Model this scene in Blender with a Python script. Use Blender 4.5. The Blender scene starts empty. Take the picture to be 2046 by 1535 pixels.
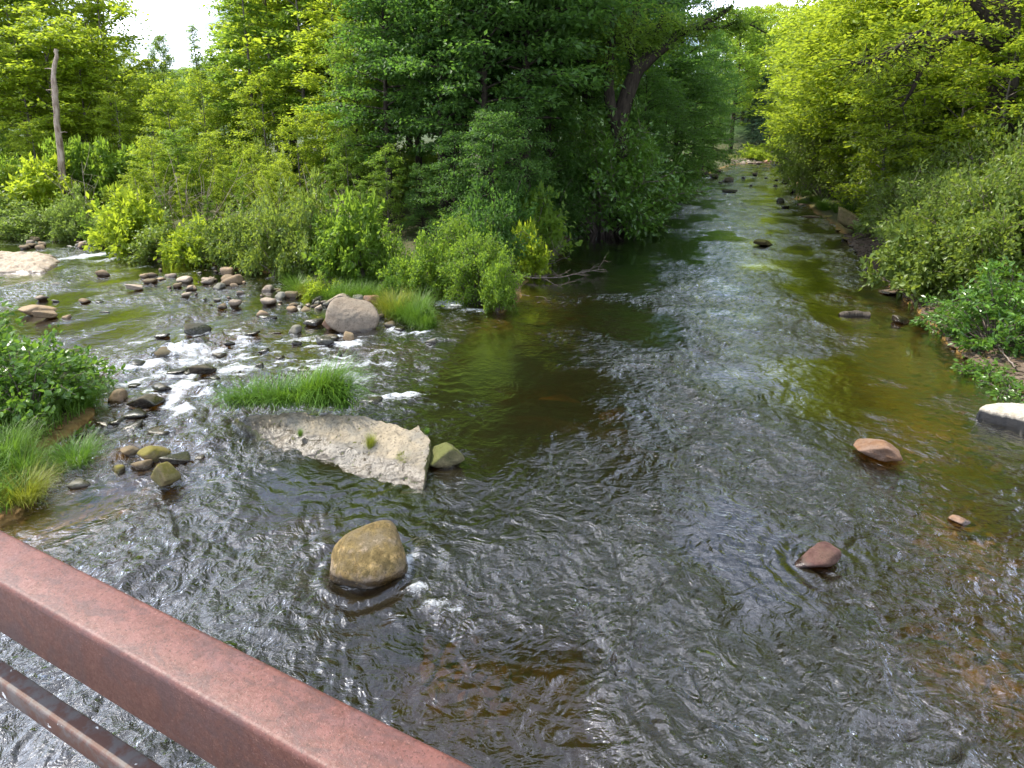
import bpy, math, random
import numpy as np
from mathutils import Vector, Matrix

SC = bpy.context.scene
COL = SC.collection
R = math.radians
rng = np.random.default_rng(7)
random.seed(7)

# ------------------------------------------------------------------ camera
CAM_H = 5.0
F_PX, PITCH, HOR = 1180.0, R(12), 270.0            # focal length in photo pixels, downward tilt, horizon row
PPY = HOR + F_PX * math.tan(PITCH)                  # row of the principal point
cam_d = bpy.data.cameras.new('camera')
cam = bpy.data.objects.new('camera', cam_d); COL.objects.link(cam)
cam_d.sensor_width = 36.0
cam_d.lens = 36.0 * F_PX / 2046.0
cam_d.shift_y = -(767.5 - PPY) / 2046.0
cam_d.clip_start, cam_d.clip_end = 0.05, 3000
cam.location = (0, 0, CAM_H)
cam.rotation_euler = (math.pi / 2 - PITCH, 0, 0)
SC.camera = cam

# ------------------------------------------------------------------ light
SUN_DIR = np.array([-0.94, 0.34, 0.0]); SUN_DIR /= np.linalg.norm(SUN_DIR)   # towards the sun, on the ground
SUN_EL = R(57)
sun_d = bpy.data.lights.new('sun', 'SUN'); sun = bpy.data.objects.new('sun', sun_d); COL.objects.link(sun)
sun_d.energy, sun_d.angle, sun_d.color = 5.0, R(0.5), (1.0, 0.93, 0.80)
_to = Vector((SUN_DIR[0] * math.cos(SUN_EL), SUN_DIR[1] * math.cos(SUN_EL), math.sin(SUN_EL)))
sun.rotation_euler = _to.to_track_quat('Z', 'Y').to_euler()
sun.location = (-30, -20, 40)

world = bpy.data.worlds.new('World'); SC.world = world
world.use_nodes = True
wt = world.node_tree; wt.nodes.clear()
def wn(t, **k):
    n = wt.nodes.new(t)
    for a, b in k.items(): setattr(n, a, b)
    return n
sky = wn('ShaderNodeTexSky', sky_type='NISHITA', sun_disc=False)
sky.sun_elevation, sky.sun_rotation = SUN_EL, math.atan2(SUN_DIR[0], SUN_DIR[1])
tc = wn('ShaderNodeTexCoord')
sep = wn('ShaderNodeSeparateXYZ'); wt.links.new(tc.outputs['Generated'], sep.inputs[0])
zz = wn('ShaderNodeMath', operation='ADD'); wt.links.new(sep.outputs[2], zz.inputs[0]); zz.inputs[1].default_value = 0.25
zm = wn('ShaderNodeMath', operation='MAXIMUM'); wt.links.new(zz.outputs[0], zm.inputs[0]); zm.inputs[1].default_value = 0.05
dx = wn('ShaderNodeMath', operation='DIVIDE'); wt.links.new(sep.outputs[0], dx.inputs[0]); wt.links.new(zm.outputs[0], dx.inputs[1])
dy = wn('ShaderNodeMath', operation='DIVIDE'); wt.links.new(sep.outputs[1], dy.inputs[0]); wt.links.new(zm.outputs[0], dy.inputs[1])
cmb = wn('ShaderNodeCombineXYZ'); wt.links.new(dx.outputs[0], cmb.inputs[0]); wt.links.new(dy.outputs[0], cmb.inputs[1])
cn = wn('ShaderNodeTexNoise'); cn.inputs['Scale'].default_value = 1.5; cn.inputs['Detail'].default_value = 7
cn.inputs['Roughness'].default_value = 0.55; cn.inputs['Distortion'].default_value = 0.3
wt.links.new(cmb.outputs[0], cn.inputs['Vector'])
cr = wn('ShaderNodeValToRGB'); wt.links.new(cn.outputs['Fac'], cr.inputs[0])
cr.color_ramp.elements[0].position = 0.45; cr.color_ramp.elements[1].position = 0.60
cmix = wn('ShaderNodeMix', data_type='RGBA')
wt.links.new(cr.outputs[0], cmix.inputs[0]); wt.links.new(sky.outputs[0], cmix.inputs[6])
cn2 = wn('ShaderNodeTexNoise'); cn2.inputs['Scale'].default_value = 2.6; cn2.inputs['Detail'].default_value = 5; cn2.inputs['Distortion'].default_value = 0.6
cmo = wn('ShaderNodeVectorMath', operation='ADD'); wt.links.new(cmb.outputs[0], cmo.inputs[0]); cmo.inputs[1].default_value = (3.7, 1.9, 0)
wt.links.new(cmo.outputs[0], cn2.inputs['Vector'])
cr2 = wn('ShaderNodeValToRGB'); wt.links.new(cn2.outputs['Fac'], cr2.inputs[0])          # grey undersides and bright tops of the clouds
cr2.color_ramp.elements[0].position, cr2.color_ramp.elements[1].position = 0.36, 0.60
cmx2 = wn('ShaderNodeMix', data_type='RGBA'); wt.links.new(cr2.outputs[0], cmx2.inputs[0])
cmx2.inputs[6].default_value = (6.0, 6.8, 8.6, 1); cmx2.inputs[7].default_value = (38.0, 40.5, 48.0, 1)
wt.links.new(cmx2.outputs[2], cmix.inputs[7])
bg = wn('ShaderNodeBackground'); bg.inputs['Strength'].default_value = 0.11
wt.links.new(cmix.outputs[2], bg.inputs['Color'])
wo = wn('ShaderNodeOutputWorld'); wt.links.new(bg.outputs[0], wo.inputs['Surface'])

vs = SC.view_settings
vs.view_transform, vs.look, vs.exposure, vs.gamma = 'Standard', 'None', 0.66, 1.0
vs.use_curve_mapping = False
SC.render.engine = 'CYCLES'
cy = SC.cycles
cy.max_bounces, cy.diffuse_bounces, cy.glossy_bounces, cy.transmission_bounces, cy.transparent_max_bounces = 8, 4, 3, 5, 10
cy.caustics_reflective = cy.caustics_refractive = False
cy.use_denoising = True
cy.denoising_input_passes = 'RGB_ALBEDO_NORMAL'
cy.sample_clamp_indirect = 6.0; cy.sample_clamp_direct = 7.0
cy.use_adaptive_sampling = True; cy.adaptive_threshold = 0.01

# ------------------------------------------------------------------ helpers
def ray(px, py):
    """world direction of a photo pixel from the camera"""
    a, b = (px - 1023) / F_PX, (PPY - py) / F_PX
    return np.array([a, math.cos(PITCH) + b * math.sin(PITCH), -math.sin(PITCH) + b * math.cos(PITCH)])
def G(px, py, z=0.0):
    d = ray(px, py); t = (z - CAM_H) / d[2]
    return np.array([d[0] * t, d[1] * t, z])
def P(px, py, Y):
    """point of a photo pixel on the upright plane at distance Y ahead"""
    d = ray(px, py); t = Y / d[1]
    return np.array([d[0] * t, Y, CAM_H + d[2] * t])

def setp(o, label=None, cat=None, group=None, kind=None):
    if label: o['label'] = label
    if cat: o['category'] = cat
    if group: o['group'] = group
    if kind: o['kind'] = kind
    return o
def mesh_data(name, V, F, mat=None, smooth=True, attrs=None):
    V = np.asarray(V, np.float32); me = bpy.data.meshes.new(name)
    Fl = F if isinstance(F, list) else [F]
    Fl = [np.asarray(f, np.int32) for f in Fl if len(f)]
    me.vertices.add(len(V)); me.vertices.foreach_set('co', V.ravel())
    tot = np.concatenate([np.full(len(f), f.shape[1], np.int32) for f in Fl])
    idx = np.concatenate([f.ravel() for f in Fl])
    me.loops.add(len(idx)); me.loops.foreach_set('vertex_index', idx)
    me.polygons.add(len(tot))
    st = np.concatenate([[0], np.cumsum(tot)[:-1]]).astype(np.int32)
    me.polygons.foreach_set('loop_start', st)
    me.polygons.foreach_set('use_smooth', np.full(len(tot), smooth, bool))
    for k, a in (attrs or {}).items():
        at = me.attributes.new(k, 'FLOAT', 'POINT'); at.data.foreach_set('value', np.asarray(a, np.float32))
    if mat: me.materials.append(mat)
    me.update(calc_edges=True); me.validate()
    return me
def obj(name, me, parent=None, loc=None, rot=None, scale=None):
    o = bpy.data.objects.new(name, me); COL.objects.link(o)
    if parent: o.parent = parent
    if loc is not None: o.location = loc
    if rot is not None: o.rotation_euler = rot
    if scale is not None: o.scale = scale
    return o
def empty(name, loc, rz=0.0, scale=None):
    o = bpy.data.objects.new(name, None); COL.objects.link(o); o.location = loc; o.rotation_euler = (0, 0, rz)
    o.empty_display_size = 0.2
    if scale is not None: o.scale = scale
    return o

class Noise:
    def __init__(s, seed):
        r = np.random.default_rng(seed); s.p = r.permutation(256); s.p = np.concatenate([s.p, s.p, s.p])
        a = r.uniform(0, 2 * np.pi, 256); s.g = np.stack([np.cos(a), np.sin(a)], 1)
        g3 = r.normal(size=(256, 3)); s.g3 = g3 / np.linalg.norm(g3, axis=1)[:, None]
    def n2(s, x, y):
        xi, yi = np.floor(x).astype(int), np.floor(y).astype(int); xf, yf = x - xi, y - yi
        xi &= 255; yi &= 255; u, v = xf**3 * (xf * (xf * 6 - 15) + 10), yf**3 * (yf * (yf * 6 - 15) + 10)
        def gr(a, b, dx_, dy_):
            g = s.g[s.p[s.p[a] + b]]; return g[..., 0] * dx_ + g[..., 1] * dy_
        n00, n10 = gr(xi, yi, xf, yf), gr(xi + 1, yi, xf - 1, yf)
        n01, n11 = gr(xi, yi + 1, xf, yf - 1), gr(xi + 1, yi + 1, xf - 1, yf - 1)
        return (n00 + u * (n10 - n00)) * (1 - v) + (n01 + u * (n11 - n01)) * v
    def n3(s, q):
        i = np.floor(q).astype(int); f = q - i; i &= 255; w = f**3 * (f * (f * 6 - 15) + 10); out = 0
        for cx in (0, 1):
            for cy_ in (0, 1):
                for cz in (0, 1):
                    g = s.g3[s.p[s.p[s.p[i[:, 0] + cx] + i[:, 1] + cy_] + i[:, 2] + cz]]
                    d = f - np.array([cx, cy_, cz])
                    wt_ = (w[:, 0] if cx else 1 - w[:, 0]) * (w[:, 1] if cy_ else 1 - w[:, 1]) * (w[:, 2] if cz else 1 - w[:, 2])
                    out = out + wt_ * (g * d).sum(1)
        return out
NZ = [Noise(i) for i in range(8)]
def fbm2(x, y, k=0, oct=4, gain=0.5):
    a, t = 1.0, 0.0
    for o in range(oct):
        t = t + a * NZ[(k + o) % 8].n2(x * 2**o + 17.3 * o, y * 2**o - 9.1 * o); a *= gain
    return t
def sstep(a, b, x):
    t = np.clip((x - a) / (b - a), 0, 1); return t * t * (3 - 2 * t)
def tube(path, rad, n=6):
    path = np.asarray(path, float); rad = np.broadcast_to(rad, (len(path),))
    tg = np.gradient(path, axis=0); tg /= np.linalg.norm(tg, axis=1)[:, None] + 1e-9
    ref = np.where(np.abs(tg[:, 2:3]) > 0.9, np.array([[1., 0, 0]]), np.array([[0, 0, 1.]]))
    if np.ptp((np.abs(tg[:, 2]) > 0.9).astype(int)): ref = np.broadcast_to(np.array([[0.77, 0.63, 0.1]]), tg.shape)
    a = np.cross(tg, ref); a /= np.linalg.norm(a, axis=1)[:, None] + 1e-9; b = np.cross(tg, a)
    th = np.arange(n) * 2 * np.pi / n
    V = path[:, None] + rad[:, None, None] * (a[:, None] * np.cos(th)[None, :, None] + b[:, None] * np.sin(th)[None, :, None])
    m = len(path); i = np.arange(m - 1)[:, None] * n; j = np.arange(n)[None]; k = (j + 1) % n
    F = np.stack([i + j, i + k, i + n + k, i + n + j], -1).reshape(-1, 4)
    return V.reshape(-1, 3), F
class Acc:
    def __init__(s): s.V, s.F, s.n = [], [], 0
    def add(s, V, F): s.V.append(V); s.F.append(np.asarray(F) + s.n); s.n += len(V)
    def mesh(s, name, mat, **k): return mesh_data(name, np.concatenate(s.V), np.concatenate(s.F), mat, **k)

# ------------------------------------------------------------------ materials
def mat_new(name):
    m = bpy.data.materials.new(name); m.use_nodes = True; nt = m.node_tree; nt.nodes.clear()
    out = nt.nodes.new('ShaderNodeOutputMaterial')
    return m, nt, out
class NT:
    def __init__(s, nt): s.t = nt
    def n(s, ty, ins=None, **k):
        nd = s.t.nodes.new(ty)
        for a, b in k.items(): setattr(nd, a, b)
        for a, b in (ins or {}).items(): s.put(nd.inputs[a], b)
        return nd
    def put(s, sock, v):
        if isinstance(v, bpy.types.NodeSocket): s.t.links.new(v, sock)
        else:
            if sock.type == 'RGBA' and len(v) == 3: v = (*v, 1)
            sock.default_value = v
    def math(s, op, a, b=0.0, clamp=False):
        nd = s.n('ShaderNodeMath', operation=op, use_clamp=clamp); s.put(nd.inputs[0], a); s.put(nd.inputs[1], b); return nd.outputs[0]
    def mix(s, f, a, b):
        nd = s.n('ShaderNodeMix', data_type='RGBA'); s.put(nd.inputs[0], f); s.put(nd.inputs[6], a); s.put(nd.inputs[7], b); return nd.outputs[2]
    def noise(s, vec, scale, detail=4, rough=0.55, dist=0.0):
        nd = s.n('ShaderNodeTexNoise', {'Scale': scale, 'Detail': detail, 'Roughness': rough, 'Distortion': dist})
        if vec is not None: s.put(nd.inputs['Vector'], vec)
        return nd.outputs['Fac']
    def ramp(s, f, *st):
        nd = s.n('ShaderNodeValToRGB'); s.put(nd.inputs[0], f); e = nd.color_ramp.elements
        while len(e) < len(st): e.new(0.5)
        for q, (p, c) in zip(e, st):
            q.position = p; q.color = (*c, 1) if len(c) == 3 else (c[0], c[0], c[0], 1)
        return nd.outputs[0]
    def range(s, v, a, b, c=0.0, d=1.0):
        return s.n('ShaderNodeMapRange', {0: v, 1: a, 2: b, 3: c, 4: d}, clamp=True).outputs[0]
    def bump(s, h, st=0.5, dist=0.05): return s.n('ShaderNodeBump', {'Height': h, 'Strength': st, 'Distance': dist}).outputs[0]

def leaf_mat(name, c1, c2, ct, trans=0.4, rough=0.5, spec=0.3, var=0.5):
    m, nt, out = mat_new(name); N = NT(nt)
    at = N.n('ShaderNodeAttribute', attribute_name='rnd').outputs['Fac']
    oi = N.n('ShaderNodeObjectInfo').outputs['Random']
    f = N.math('ADD', N.math('MULTIPLY', at, 1 - var), N.math('MULTIPLY', oi, var))
    col = N.mix(f, c1, c2)
    hs = N.n('ShaderNodeHueSaturation', {'Hue': N.math('ADD', 0.488, N.math('MULTIPLY', oi, 0.024)), 'Value': N.range(at, 0, 1, 0.72, 1.25), 'Color': col}).outputs[0]
    p = N.n('ShaderNodeBsdfPrincipled', {'Base Color': hs, 'Roughness': rough, 'Specular IOR Level': spec})
    t = N.n('ShaderNodeBsdfTranslucent', {'Color': N.mix(f, ct, tuple(0.8 * x for x in ct))})
    mx = N.n('ShaderNodeMixShader', {0: trans}); nt.links.new(p.outputs[0], mx.inputs[1]); nt.links.new(t.outputs[0], mx.inputs[2])
    nt.links.new(mx.outputs[0], out.inputs[0]); return m
L_YEL = leaf_mat('leaf_yellow_green', (0.140, 0.245, 0.022), (0.225, 0.295, 0.024), (0.54, 0.66, 0.045), 0.55)
L_MID = leaf_mat('leaf_green', (0.075, 0.155, 0.022), (0.13, 0.20, 0.026), (0.36, 0.54, 0.05), 0.52)
L_DRK = leaf_mat('leaf_dark_shade', (0.042, 0.105, 0.024), (0.075, 0.15, 0.028), (0.18, 0.36, 0.045), 0.48)  # dark green that also carries painted shade for the wooded point
L_CON = leaf_mat('needle_blue_green', (0.025, 0.065, 0.034), (0.045, 0.095, 0.045), (0.05, 0.11, 0.04), 0.2)
L_SHR = leaf_mat('leaf_shrub', (0.09, 0.16, 0.030), (0.16, 0.21, 0.045), (0.38, 0.50, 0.06), 0.46, 0.38, 0.4)
L_OLV = leaf_mat('leaf_olive', (0.10, 0.17, 0.04), (0.17, 0.22, 0.05), (0.36, 0.50, 0.08), 0.46, 0.4, 0.3)
L_GLS = leaf_mat('leaf_glossy', (0.06, 0.15, 0.022), (0.12, 0.22, 0.03), (0.24, 0.42, 0.04), 0.38, 0.30, 0.6)
L_RED = leaf_mat('leaf_dry_brown', (0.13, 0.06, 0.025), (0.18, 0.08, 0.03), (0.2, 0.09, 0.03), 0.3)
G_GRN = leaf_mat('grass_green', (0.075, 0.16, 0.018), (0.12, 0.22, 0.025), (0.20, 0.36, 0.03), 0.35, 0.42, 0.4, 0.3)
G_YEL = leaf_mat('grass_yellow', (0.17, 0.22, 0.02), (0.26, 0.27, 0.04), (0.36, 0.40, 0.03), 0.35, 0.45, 0.4, 0.3)

def bark_mat(name, c1, c2, sc=6.0, rough=0.9):
    m, nt, out = mat_new(name); N = NT(nt)
    tcn = N.n('ShaderNodeTexCoord').outputs['Object']
    mp = N.n('ShaderNodeMapping', {0: tcn, 3: (1, 1, 0.22)}).outputs[0]
    f = N.noise(mp, sc * 2, 6, 0.65); g = N.noise(tcn, sc * 0.4, 3)
    col = N.mix(N.ramp(N.math('ADD', N.math('MULTIPLY', f, 0.7), N.math('MULTIPLY', g, 0.3)), (0.38, (0,)), (0.62, (1,))), c1, c2)
    p = N.n('ShaderNodeBsdfPrincipled', {'Base Color': col, 'Roughness': rough, 'Specular IOR Level': 0.2, 'Normal': N.bump(f, 0.8, 0.04)})
    nt.links.new(p.outputs[0], out.inputs[0]); return m
B_DRK = bark_mat('bark_dark', (0.018, 0.014, 0.011), (0.065, 0.052, 0.04))
B_GRY = bark_mat('bark_grey', (0.07, 0.06, 0.05), (0.22, 0.19, 0.16))
B_PAL = bark_mat('bark_dead_pale', (0.16, 0.11, 0.075), (0.48, 0.40, 0.32), 4)
B_TWG = bark_mat('dead_twig', (0.11, 0.085, 0.07), (0.28, 0.23, 0.20), 9)
B_LOG = bark_mat('log_bark', (0.02, 0.017, 0.013), (0.12, 0.10, 0.08), 9)

def rock_mat(name, c1, c2, c3, wet=0.10, moss=0.0, mosscol=(0.05, 0.06, 0.012), sc=1.0, dark=(0.02, 0.017, 0.013), spots=0.6, wet_shade_mul=0.28):
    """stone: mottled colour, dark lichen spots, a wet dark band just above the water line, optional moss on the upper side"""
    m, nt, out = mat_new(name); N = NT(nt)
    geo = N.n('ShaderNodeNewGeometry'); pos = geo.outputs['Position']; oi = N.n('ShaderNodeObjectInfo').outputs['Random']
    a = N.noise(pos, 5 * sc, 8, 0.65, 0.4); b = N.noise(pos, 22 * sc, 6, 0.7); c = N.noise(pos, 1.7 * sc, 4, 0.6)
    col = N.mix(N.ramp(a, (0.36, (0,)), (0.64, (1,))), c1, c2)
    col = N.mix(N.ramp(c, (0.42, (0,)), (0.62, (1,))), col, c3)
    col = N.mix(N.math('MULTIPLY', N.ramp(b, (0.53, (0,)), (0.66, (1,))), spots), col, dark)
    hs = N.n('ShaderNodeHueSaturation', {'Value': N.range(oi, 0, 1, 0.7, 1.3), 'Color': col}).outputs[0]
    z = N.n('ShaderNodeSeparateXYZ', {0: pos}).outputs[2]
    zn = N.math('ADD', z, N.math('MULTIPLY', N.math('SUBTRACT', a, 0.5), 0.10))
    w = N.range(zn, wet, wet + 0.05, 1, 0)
    wc = N.n('ShaderNodeMix', {0: 1.0, 6: hs, 7: (wet_shade_mul, wet_shade_mul * 0.9, wet_shade_mul * 0.75)}, data_type='RGBA', blend_type='MULTIPLY').outputs[2]
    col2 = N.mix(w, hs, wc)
    if moss:
        nz = N.n('ShaderNodeSeparateXYZ', {0: geo.outputs['Normal']}).outputs[2]
        mf = N.math('MULTIPLY', N.ramp(N.math('ADD', N.math('MULTIPLY', nz, 0.3), N.noise(pos, 3.2 * sc, 5, 0.65)), (0.50, (0,)), (0.70, (1,))), moss)
        col2 = N.mix(mf, col2, mosscol)
    h = N.math('ADD', N.math('MULTIPLY', a, 0.7), N.math('MULTIPLY', b, 0.3))
    p = N.n('ShaderNodeBsdfPrincipled', {'Base Color': col2, 'Roughness': N.range(w, 0, 1, 0.85, 0.22), 'Specular IOR Level': N.range(w, 0, 1, 0.25, 0.55), 'Normal': N.bump(h, 0.7, 0.05 / sc)})
    nt.links.new(p.outputs[0], out.inputs[0]); return m
R_TAN = rock_mat('stone_tan', (0.20, 0.14, 0.08), (0.32, 0.235, 0.14), (0.24, 0.18, 0.12), 0.04, sc=2.2)
R_PALE = rock_mat('stone_pale', (0.24, 0.19, 0.14), (0.37, 0.30, 0.225), (0.28, 0.235, 0.18), 0.06)
R_DARK = rock_mat('stone_dark_wet', (0.055, 0.045, 0.035), (0.12, 0.095, 0.07), (0.05, 0.045, 0.04), 0.16, 0.2, sc=2.2)
R_LEDGE = rock_mat('stone_brown_wet', (0.075, 0.055, 0.035), (0.16, 0.115, 0.07), (0.09, 0.075, 0.05), 0.10, 0.2, sc=2.2)
R_BRN = rock_mat('stone_brown', (0.14, 0.095, 0.055), (0.24, 0.17, 0.105), (0.17, 0.13, 0.09), 0.05, 0.25, sc=2.2)
R_MOSS = rock_mat('stone_mossy', (0.13, 0.10, 0.055), (0.26, 0.20, 0.10), (0.16, 0.14, 0.06), 0.05, 0.85, (0.13, 0.115, 0.02), sc=2.2)
R_RED = rock_mat('stone_reddish', (0.18, 0.085, 0.042), (0.30, 0.18, 0.105), (0.25, 0.165, 0.12), 0.03, sc=2.2)
R_PUR = rock_mat('stone_purple', (0.045, 0.02, 0.017), (0.095, 0.052, 0.045), (0.07, 0.04, 0.03), 0.05, sc=2.2)
R_AMB = rock_mat('stone_river_bed', (0.20, 0.115, 0.04), (0.38, 0.235, 0.08), (0.26, 0.14, 0.045), -2, spots=0.35)
R_GRAV = rock_mat('stone_gravel', (0.09, 0.066, 0.048), (0.20, 0.155, 0.115), (0.13, 0.09, 0.06), 0.05)
R_GREY = rock_mat('stone_grey', (0.15, 0.14, 0.12), (0.28, 0.26, 0.22), (0.20, 0.19, 0.16), 0.06, 0.25, sc=2.2)
R_BOUL = rock_mat('stone_golden_boulder', (0.13, 0.08, 0.03), (0.44, 0.31, 0.13), (0.30, 0.235, 0.17), 0.14, 0.7, (0.05, 0.04, 0.012), 2.6, spots=0.95)
R_SLAB = rock_mat('stone_slab_limestone', (0.20, 0.168, 0.12), (0.31, 0.262, 0.185), (0.18, 0.168, 0.14), 0.15, 0.0, sc=1.1, spots=0.8)
R_SIDE = rock_mat('stone_slab_mossy_side', (0.08, 0.075, 0.04), (0.20, 0.17, 0.09), (0.12, 0.12, 0.05), 0.06, 0.7, (0.07, 0.08, 0.015), 1.2)
R_WHT = rock_mat('stone_white_top_shade_side', (0.30, 0.26, 0.20), (0.46, 0.42, 0.36), (0.38, 0.34, 0.28), 0.17, spots=0.5, wet_shade_mul=0.03, sc=2.0)  # near-black lower band paints the side's shade into the colour, beyond wetness

# ------------------------------------------------------------------ terrain: the river basin and its banks
_wpx = [(-420, 460), (0, 467), (110, 470), (195, 474), (212, 492), (260, 504), (330, 516), (420, 531), (540, 547), (600, 562), (660, 572),
        (760, 588), (850, 598), (880, 588), (935, 586), (965, 605), (1000, 628), (1035, 606), (1075, 548), (1108, 496), (1180, 442), (1300, 402),
        (1375, 366), (1425, 342), (1465, 329), (1570, 321), (1592, 326), (1588, 342), (1592, 402), (1640, 434), (1688, 470), (1705, 500),
        (1760, 560), (1835, 622), (1890, 684), (1945, 732), (2046, 790), (2350, 940), (2900, 1300)]
WPOLY = [G(*p)[:2] for p in _wpx] + [np.array(q) for q in ((9, 0), (9, -12), (-12, -12), (-12, 1))]
WPOLY += [G(*p)[:2] for p in ((-420, 1120), (-120, 1085), (40, 1034), (92, 965), (70, 905), (118, 878), (188, 832), (182, 770), (120, 722), (0, 690), (-200, 664), (-420, 640))]
WPOLY = np.array(WPOLY)
def signed(x, y):
    """distance to the shoreline, positive in the water"""
    x = np.asarray(x, float); y = np.asarray(y, float); d = np.full(x.shape, 1e9); ins = np.zeros(x.shape, bool)
    for i in range(len(WPOLY)):
        (ax, ay), (bx, by) = WPOLY[i], WPOLY[(i + 1) % len(WPOLY)]
        ex, ey = bx - ax, by - ay; t = np.clip(((x - ax) * ex + (y - ay) * ey) / (ex * ex + ey * ey), 0, 1)
        d = np.minimum(d, (x - ax - t * ex)**2 + (y - ay - t * ey)**2)
        c = (ay > y) != (by > y); ins ^= c & (x < ex * (y - ay) / (ey if ey else 1e-9) + ax)
    return np.where(ins, 1, -1) * np.sqrt(d)
# (photo column, row, radius across m, radius along m, depth m): shallows and pools
DEPTHS = [(1240, 470, 4, 9, 1.3), (1150, 640, 3, 4, 1.0), (960, 760, 1.6, 5, 1.1), (1050, 1050, 1.3, 2.5, 0.9), (1420, 480, 2.5, 6, .8), (560, 1250, 2, 1.5, .9),
          (1200, 1350, 1.6, 1.2, .8), (1520, 1000, 1.6, 3, .8), (1780, 640, 2.4, 6, .28), (1860, 850, 1.3, 2.2, .22), (1930, 1080, 1.2, 1.6, .20), (1990, 1350, 1.0, .9, .22), (1660, 540, 1.8, 5, .3), (1750, 560, 1.8, 4, .16), (1850, 720, 1.6, 3, .15),
          (130, 1045, 1.5, .9, .10), (240, 900, 1.3, 1.6, .10), (330, 760, 2.2, 2.5, .16), (560, 650, 5, 3, .16), (420, 620, 5, 5, .22), (330, 540, 9, 5, .22), (800, 690, 2, 2.5, .35),
          (880, 640, 2, 1.6, .25), (900, 1330, .8, .8, .35), (1210, 500, 1.6, 1.2, .55), (1240, 830, 1.0, .5, .28), (1080, 790, 1.2, .5, .4), (1140, 1300, .8, .5, .4), (600, 1000, 1.2, 1, .5)]
DEP = [(*G(a, b)[:2], c, d, e) for a, b, c, d, e in DEPTHS]
def terrain(x, y, sd=None):
    x = np.asarray(x, float); y = np.asarray(y, float)
    if sd is None: sd = signed(x, y)
    r = np.hypot(x, y); tgt = np.full(x.shape, 0.95)
    for cx, cy_, rx, ry, d in DEP:
        ux, uy = cx / math.hypot(cx, cy_), cy_ / math.hypot(cx, cy_)
        al = (x - cx) * ux + (y - cy_) * uy; ac = (x - cx) * uy - (y - cy_) * ux
        w = np.exp(-((al / ry)**2 + (ac / rx)**2)); tgt = tgt * (1 - w) + d * w
    nb = fbm2(x * 0.9, y * 0.9, 1, 4)
    dep = np.minimum(sd * 0.28 + 0.03, tgt * (1 + 0.35 * nb))
    o = -sd
    land = 0.05 + 0.28 * np.clip(o, 0, 1.6) + 0.07 * np.clip(o - 1.6, 0, 25) + 0.10 * fbm2(x * .7, y * .7, 3, 4) * np.clip(o, 0, 1)
    land = land + 22 * sstep(70, 240, r) * sstep(5, 60, o) + 26 * sstep(240, 520, r)
    return np.where(sd > 0, -np.maximum(dep, 0.02), land)
def hgt(x, y): return float(terrain(np.array([x]), np.array([y]))[0])

def polar(r0, r1, nr, a0, a1, na):
    r = np.exp(np.linspace(math.log(r0), math.log(r1), nr)); a = np.radians(np.linspace(a0, a1, na))
    x = r[:, None] * np.sin(a)[None]; y = r[:, None] * np.cos(a)[None]
    i = np.arange(nr - 1)[:, None] * na; j = np.arange(na - 1)[None]
    F = np.stack([i + j, i + j + 1, i + na + j + 1, i + na + j], -1).reshape(-1, 4)
    return x.ravel(), y.ravel(), F
def make_ground():
    x, y, F = polar(1.6, 620, 380, -85, 85, 460)
    sd = signed(x, y); z = terrain(x, y, sd)
    z = z + 0.02 * fbm2(x * 5, y * 5, 2, 3) * (np.hypot(x, y) < 40)
    m, nt, out = mat_new('ground'); N = NT(nt)
    pos = N.n('ShaderNodeNewGeometry').outputs['Position']; zc = N.n('ShaderNodeSeparateXYZ', {0: pos}).outputs[2]
    v = N.n('ShaderNodeTexVoronoi', {'Vector': pos, 'Scale': 7.5, 'Randomness': 1.0}); v2 = N.n('ShaderNodeTexVoronoi', {'Vector': pos, 'Scale': 26.0})
    cell = N.n('ShaderNodeSeparateXYZ', {0: v.outputs['Color']}).outputs[0]; cell2 = N.n('ShaderNodeSeparateXYZ', {0: v2.outputs['Color']}).outputs[0]
    bed = N.mix(cell, (0.21, 0.11, 0.026), (0.43, 0.25, 0.065)); bed = N.mix(N.math('MULTIPLY', cell2, 0.55), bed, (0.42, 0.29, 0.10))
    edge = N.range(v.outputs['Distance'], 0.06, 0.11, 0, 0.55)
    bed = N.mix(edge, bed, (0.07, 0.045, 0.016)); bed = N.mix(N.ramp(N.noise(pos, 0.9, 5), (0.4, (0,)), (0.65, (0.8,))), bed, (0.13, 0.08, 0.025))
    soil = N.mix(N.noise(pos, 1.4, 6, 0.6), (0.045, 0.032, 0.02), (0.13, 0.09, 0.055)); soil = N.mix(N.ramp(N.noise(pos, 9, 6, 0.7), (0.40, (0,)), (0.55, (0.85,))), soil, (0.045, 0.075, 0.018))
    col = N.mix(N.range(zc, 0.03, 0.16), bed, soil)
    col = N.mix(N.range(zc, 2.5, 6.0), col, N.mix(N.noise(pos, 0.5, 8, 0.7), (0.02, 0.05, 0.016), (0.06, 0.10, 0.025)))
    h = N.math('ADD', N.math('MULTIPLY', N.math('SUBTRACT', 0.3, v.outputs['Distance']), 1.0), N.math('MULTIPLY', cell2, 0.15))
    p = N.n('ShaderNodeBsdfPrincipled', {'Base Color': col, 'Roughness': 0.8, 'Specular IOR Level': 0.2, 'Normal': N.bump(h, 0.7, 0.06)})
    nt.links.new(p.outputs[0], out.inputs[0])
    setp(obj('ground', mesh_data('ground', np.stack([x, y, z], 1), F, m)), kind='structure')
make_ground()

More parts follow.
